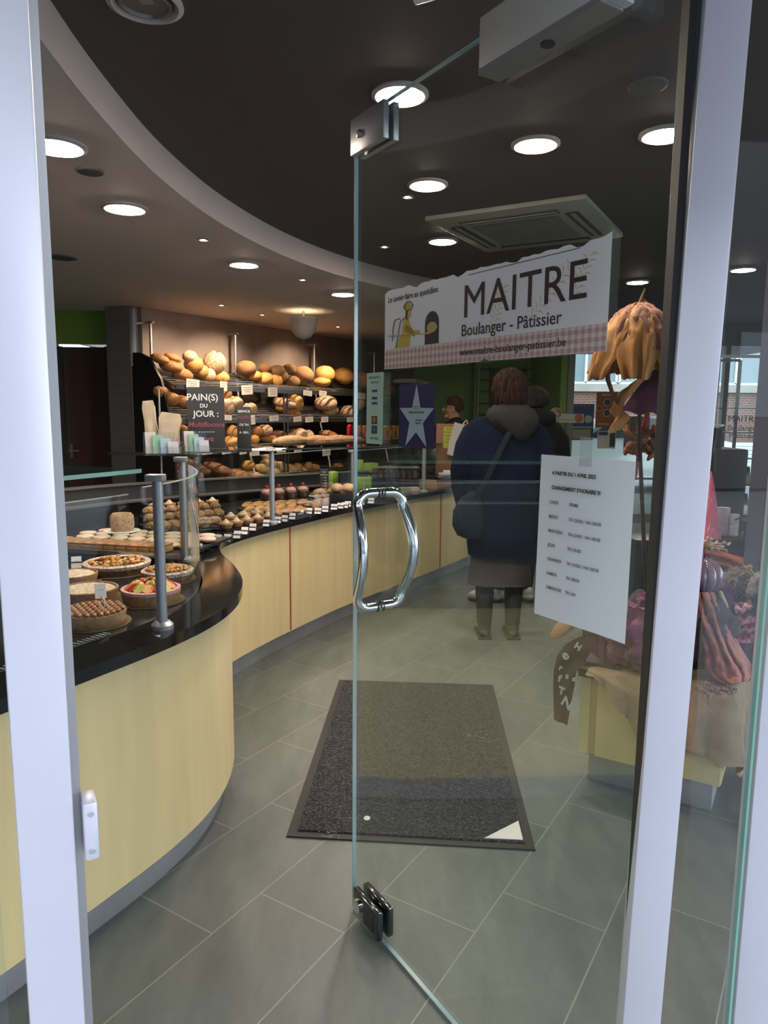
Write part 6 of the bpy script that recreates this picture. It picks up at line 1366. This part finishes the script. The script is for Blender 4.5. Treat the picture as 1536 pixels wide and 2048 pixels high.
MB().box((w_ * .3, -.002, h_ * .85), (w_ * .5, .002, h_ * .2)).build('blue_heading', mat('poster_blue'), t); MB().box((w_ * .82, -.002, h_ * .5), (w_ * .3, .002, h_ * .8)).build('photo_print', mat('poster_dark'), t)
t, w_, h_ = poster('grey town map poster partly behind the branches', 1246, 833, 1300, 905, mat('poster_grey', (.30, .31, .32), .6, col2=(.12, .13, .14), vscale=24))
# round sign on a white banner
t = thing('banner_sign', 'white banner with a round orange emblem beside the window column', 'sign', aty(1128, 836, 8.6)); q = t.location
a = aty(1090, 845, 8.6) - q; b = aty(1168, 828, 8.6) - q
MB().box(((a.x + b.x) / 2, 0, (a.z + b.z) / 2), (b.x - a.x, .006, b.z - a.z)).build('banner', mat('cream_banner', (.52, .50, .45), .6), t)
c = aty(1112, 827, 8.59) - q; MB().lathe([(.072, 0), (.072, .006)], (c.x, 0, c.z), 28, (0, -1, 0)).build('disc', mat('cream_banner'), t)
MB().tube([(c.x + .052 * math.cos(R(a_)), -.009, c.z + .052 * math.sin(R(a_))) for a_ in range(-70, 121, 12)], [.004 + .010 * math.sin(math.pi * k / 15) for k in range(16)], 8).build('orange_swirl', mat('orange_swirl', (.42, .12, .06), .6), t)
text_mb('Bonne\n& Frop', .044, 'lettering', INK, t, (c.x - .008, -.010, c.z + .008), (R(90), 0, 0), 'CENTER', .0003, .9, .25)
text_mb('BONNE ET FROMENTINE', .022, 'lettering', INK, t, (0, -.006, a.z + .025), (R(90), 0, 0), 'CENTER', .0003)
c = aty(1160, 836, 8.58) - q; MB().ell((c.x - .01, -.004, c.z), (.05, .004, .055), 16, 10).build('orange_blob', mat('orange_swirl'), t)
MB().box((a.x + .1, .02, a.z - .7), (.012, .012, 1.5)).build('stand_rod', ALU_D, t)
p = aty(1493, 842, YW - .02); o = text_mb('MAITRE', .115, 'window_lettering', mat('grey_window_print', (.10, .11, .09), .7), None, (p.x - .24, YW - .02, p.z - .01), (R(90), 0, 0), 'LEFT', .0005); tag(o, 'grey MAITRE lettering on the back window right of the post', 'lettering')
o = text_mb('Boulanger\n Pâtissier', .10, 'window_lettering', mat('grey_window_print'), None, (p.x - .24, YW - .02, p.z - .12), (R(90), 0, 0), 'LEFT', .0005); tag(o, 'grey Boulanger Pâtissier lettering under MAITRE on the back window', 'lettering')

# ================================================================== STREET BEHIND THE BACK WINDOWS AND BEHIND THE VIEWER
YS = 16.5
def brick():
    m = bpy.data.materials.new('red_brick'); m.use_nodes = True; nt = m.node_tree; b = nt.nodes['Principled BSDF']; tc = nt.nodes.new('ShaderNodeTexCoord'); mp = nt.nodes.new('ShaderNodeMapping'); mp.inputs['Rotation'].default_value = (R(90), 0, 0)
    br_ = nt.nodes.new('ShaderNodeTexBrick'); br_.inputs['Scale'].default_value = 4.5; br_.inputs['Color1'].default_value = (.20, .085, .055, 1); br_.inputs['Color2'].default_value = (.14, .07, .05, 1); br_.inputs['Mortar'].default_value = (.28, .25, .22, 1)
    nt.links.new(tc.outputs['Object'], mp.inputs[0]); nt.links.new(mp.outputs[0], br_.inputs['Vector']); nt.links.new(br_.outputs[0], b.inputs['Base Color']); b.inputs['Roughness'].default_value = .85; return m
BRK = brick()
def sz(y): return aty(1200, y, YS).z
bd = thing('street_building', 'brick building with large white framed windows across the street', 'building', (7.5, YS, 0))
MB().box((0, .35, 2.9), (13, .6, 5.8)).build('brick_wall', BRK, bd)
MB().box((0, .02, (sz(768) + sz(783)) / 2), (13, .16, sz(768) - sz(783))).build('stone_sill', mat('stone_sill', (.34, .32, .28), .8, var=.1, vscale=4), bd)
GW = mat('pale_window_reflection', (.20, .26, .28), .15, spec=.6); WF = mat('white_window_frame', (.68, .70, .70), .5)
z0, z1 = sz(766), sz(640)
for k in range(8):
    cx_ = -5.6 + k * 1.35; f_ = MB().box((cx_, .02, (z0 + z1) / 2), (1.28, .06, z1 - z0)).build('window', GW, bd)
    mb = MB()
    for xx in (-.64, -.06, .64): mb.box((cx_ + xx, -.03, (z0 + z1) / 2), (.05, .05, z1 - z0))
    for zz_ in (z0, z0 + (z1 - z0) * .55, z1): mb.box((cx_, -.03, zz_), (1.30, .05, .045))
    mb.build('window_bars', WF, f_)
mb = MB(); zz_ = sz(877); n = int(zz_ / .09)
for k in range(n): mb.box((-2.2, -.04, .045 + k * .09), (8.5, .03 + .02 * (k % 2), .082))
mb.build('white_shutter', WF, bd)
# parked car
car = thing('parked_car', 'white parked car glimpsed through the back window', 'car', aty(1225, 960, 14.2) * 1); car.location.z = 0
CW_ = mat('white_car_paint', (.70, .74, .74), .2, coat=.8); mb = MB(); rs = []
prof = [(-2.0, .45, .70), (-1.7, .30, .86), (-.9, .28, .95), (-.35, .28, 1.32), (.3, .28, 1.42), (1.0, .28, 1.36), (1.6, .28, 1.02), (2.0, .32, .92), (2.1, .45, .75)]
for x, a, b_ in prof: rs.append([(x, y * .82 * (1 if z < .9 else .86), z) for y, z in ((-1, a), (-1.03, (a + min(b_, .95)) / 2), (-1, min(b_, .95)), (-.84, b_), (.84, b_), (1, min(b_, .95)), (1.03, (a + min(b_, .95)) / 2), (1, a))])
mb.rings(rs, True).build('car_body', CW_, car, sharp=50)
MB().prism([(-.80, .98), (-.30, 1.30), (.3, 1.37), (.95, 1.31), (1.45, 1.02)], .76, .80, MX).build('side_window', mat('dark_car_glass', (.03, .04, .045), .1), car)
for x in (-1.25, 1.35):
    for y in (-.74, .74): MB().lathe([(.20, 0), (.31, .0), (.31, .18), (.20, .18)], (x, y - .09, .31), 24, (0, 1, 0)).build('wheel', GASK, car)
# unseen building added behind the viewer, kept dark to lower reflections and block sky
bb = thing('added_opposite_building', 'unseen dark building added behind the viewer to shape reflections', 'building', (0, -11, 0)); MB().box((0, -.5, 3.5), (26, 1, 7)).build('wall', mat('dark_render', (.10, .095, .10), .8), bb)
for k in range(7): MB().box((-9 + k * 3, .02, 2.2), (1.5, .06, 1.6)).build('window', GW, bb)
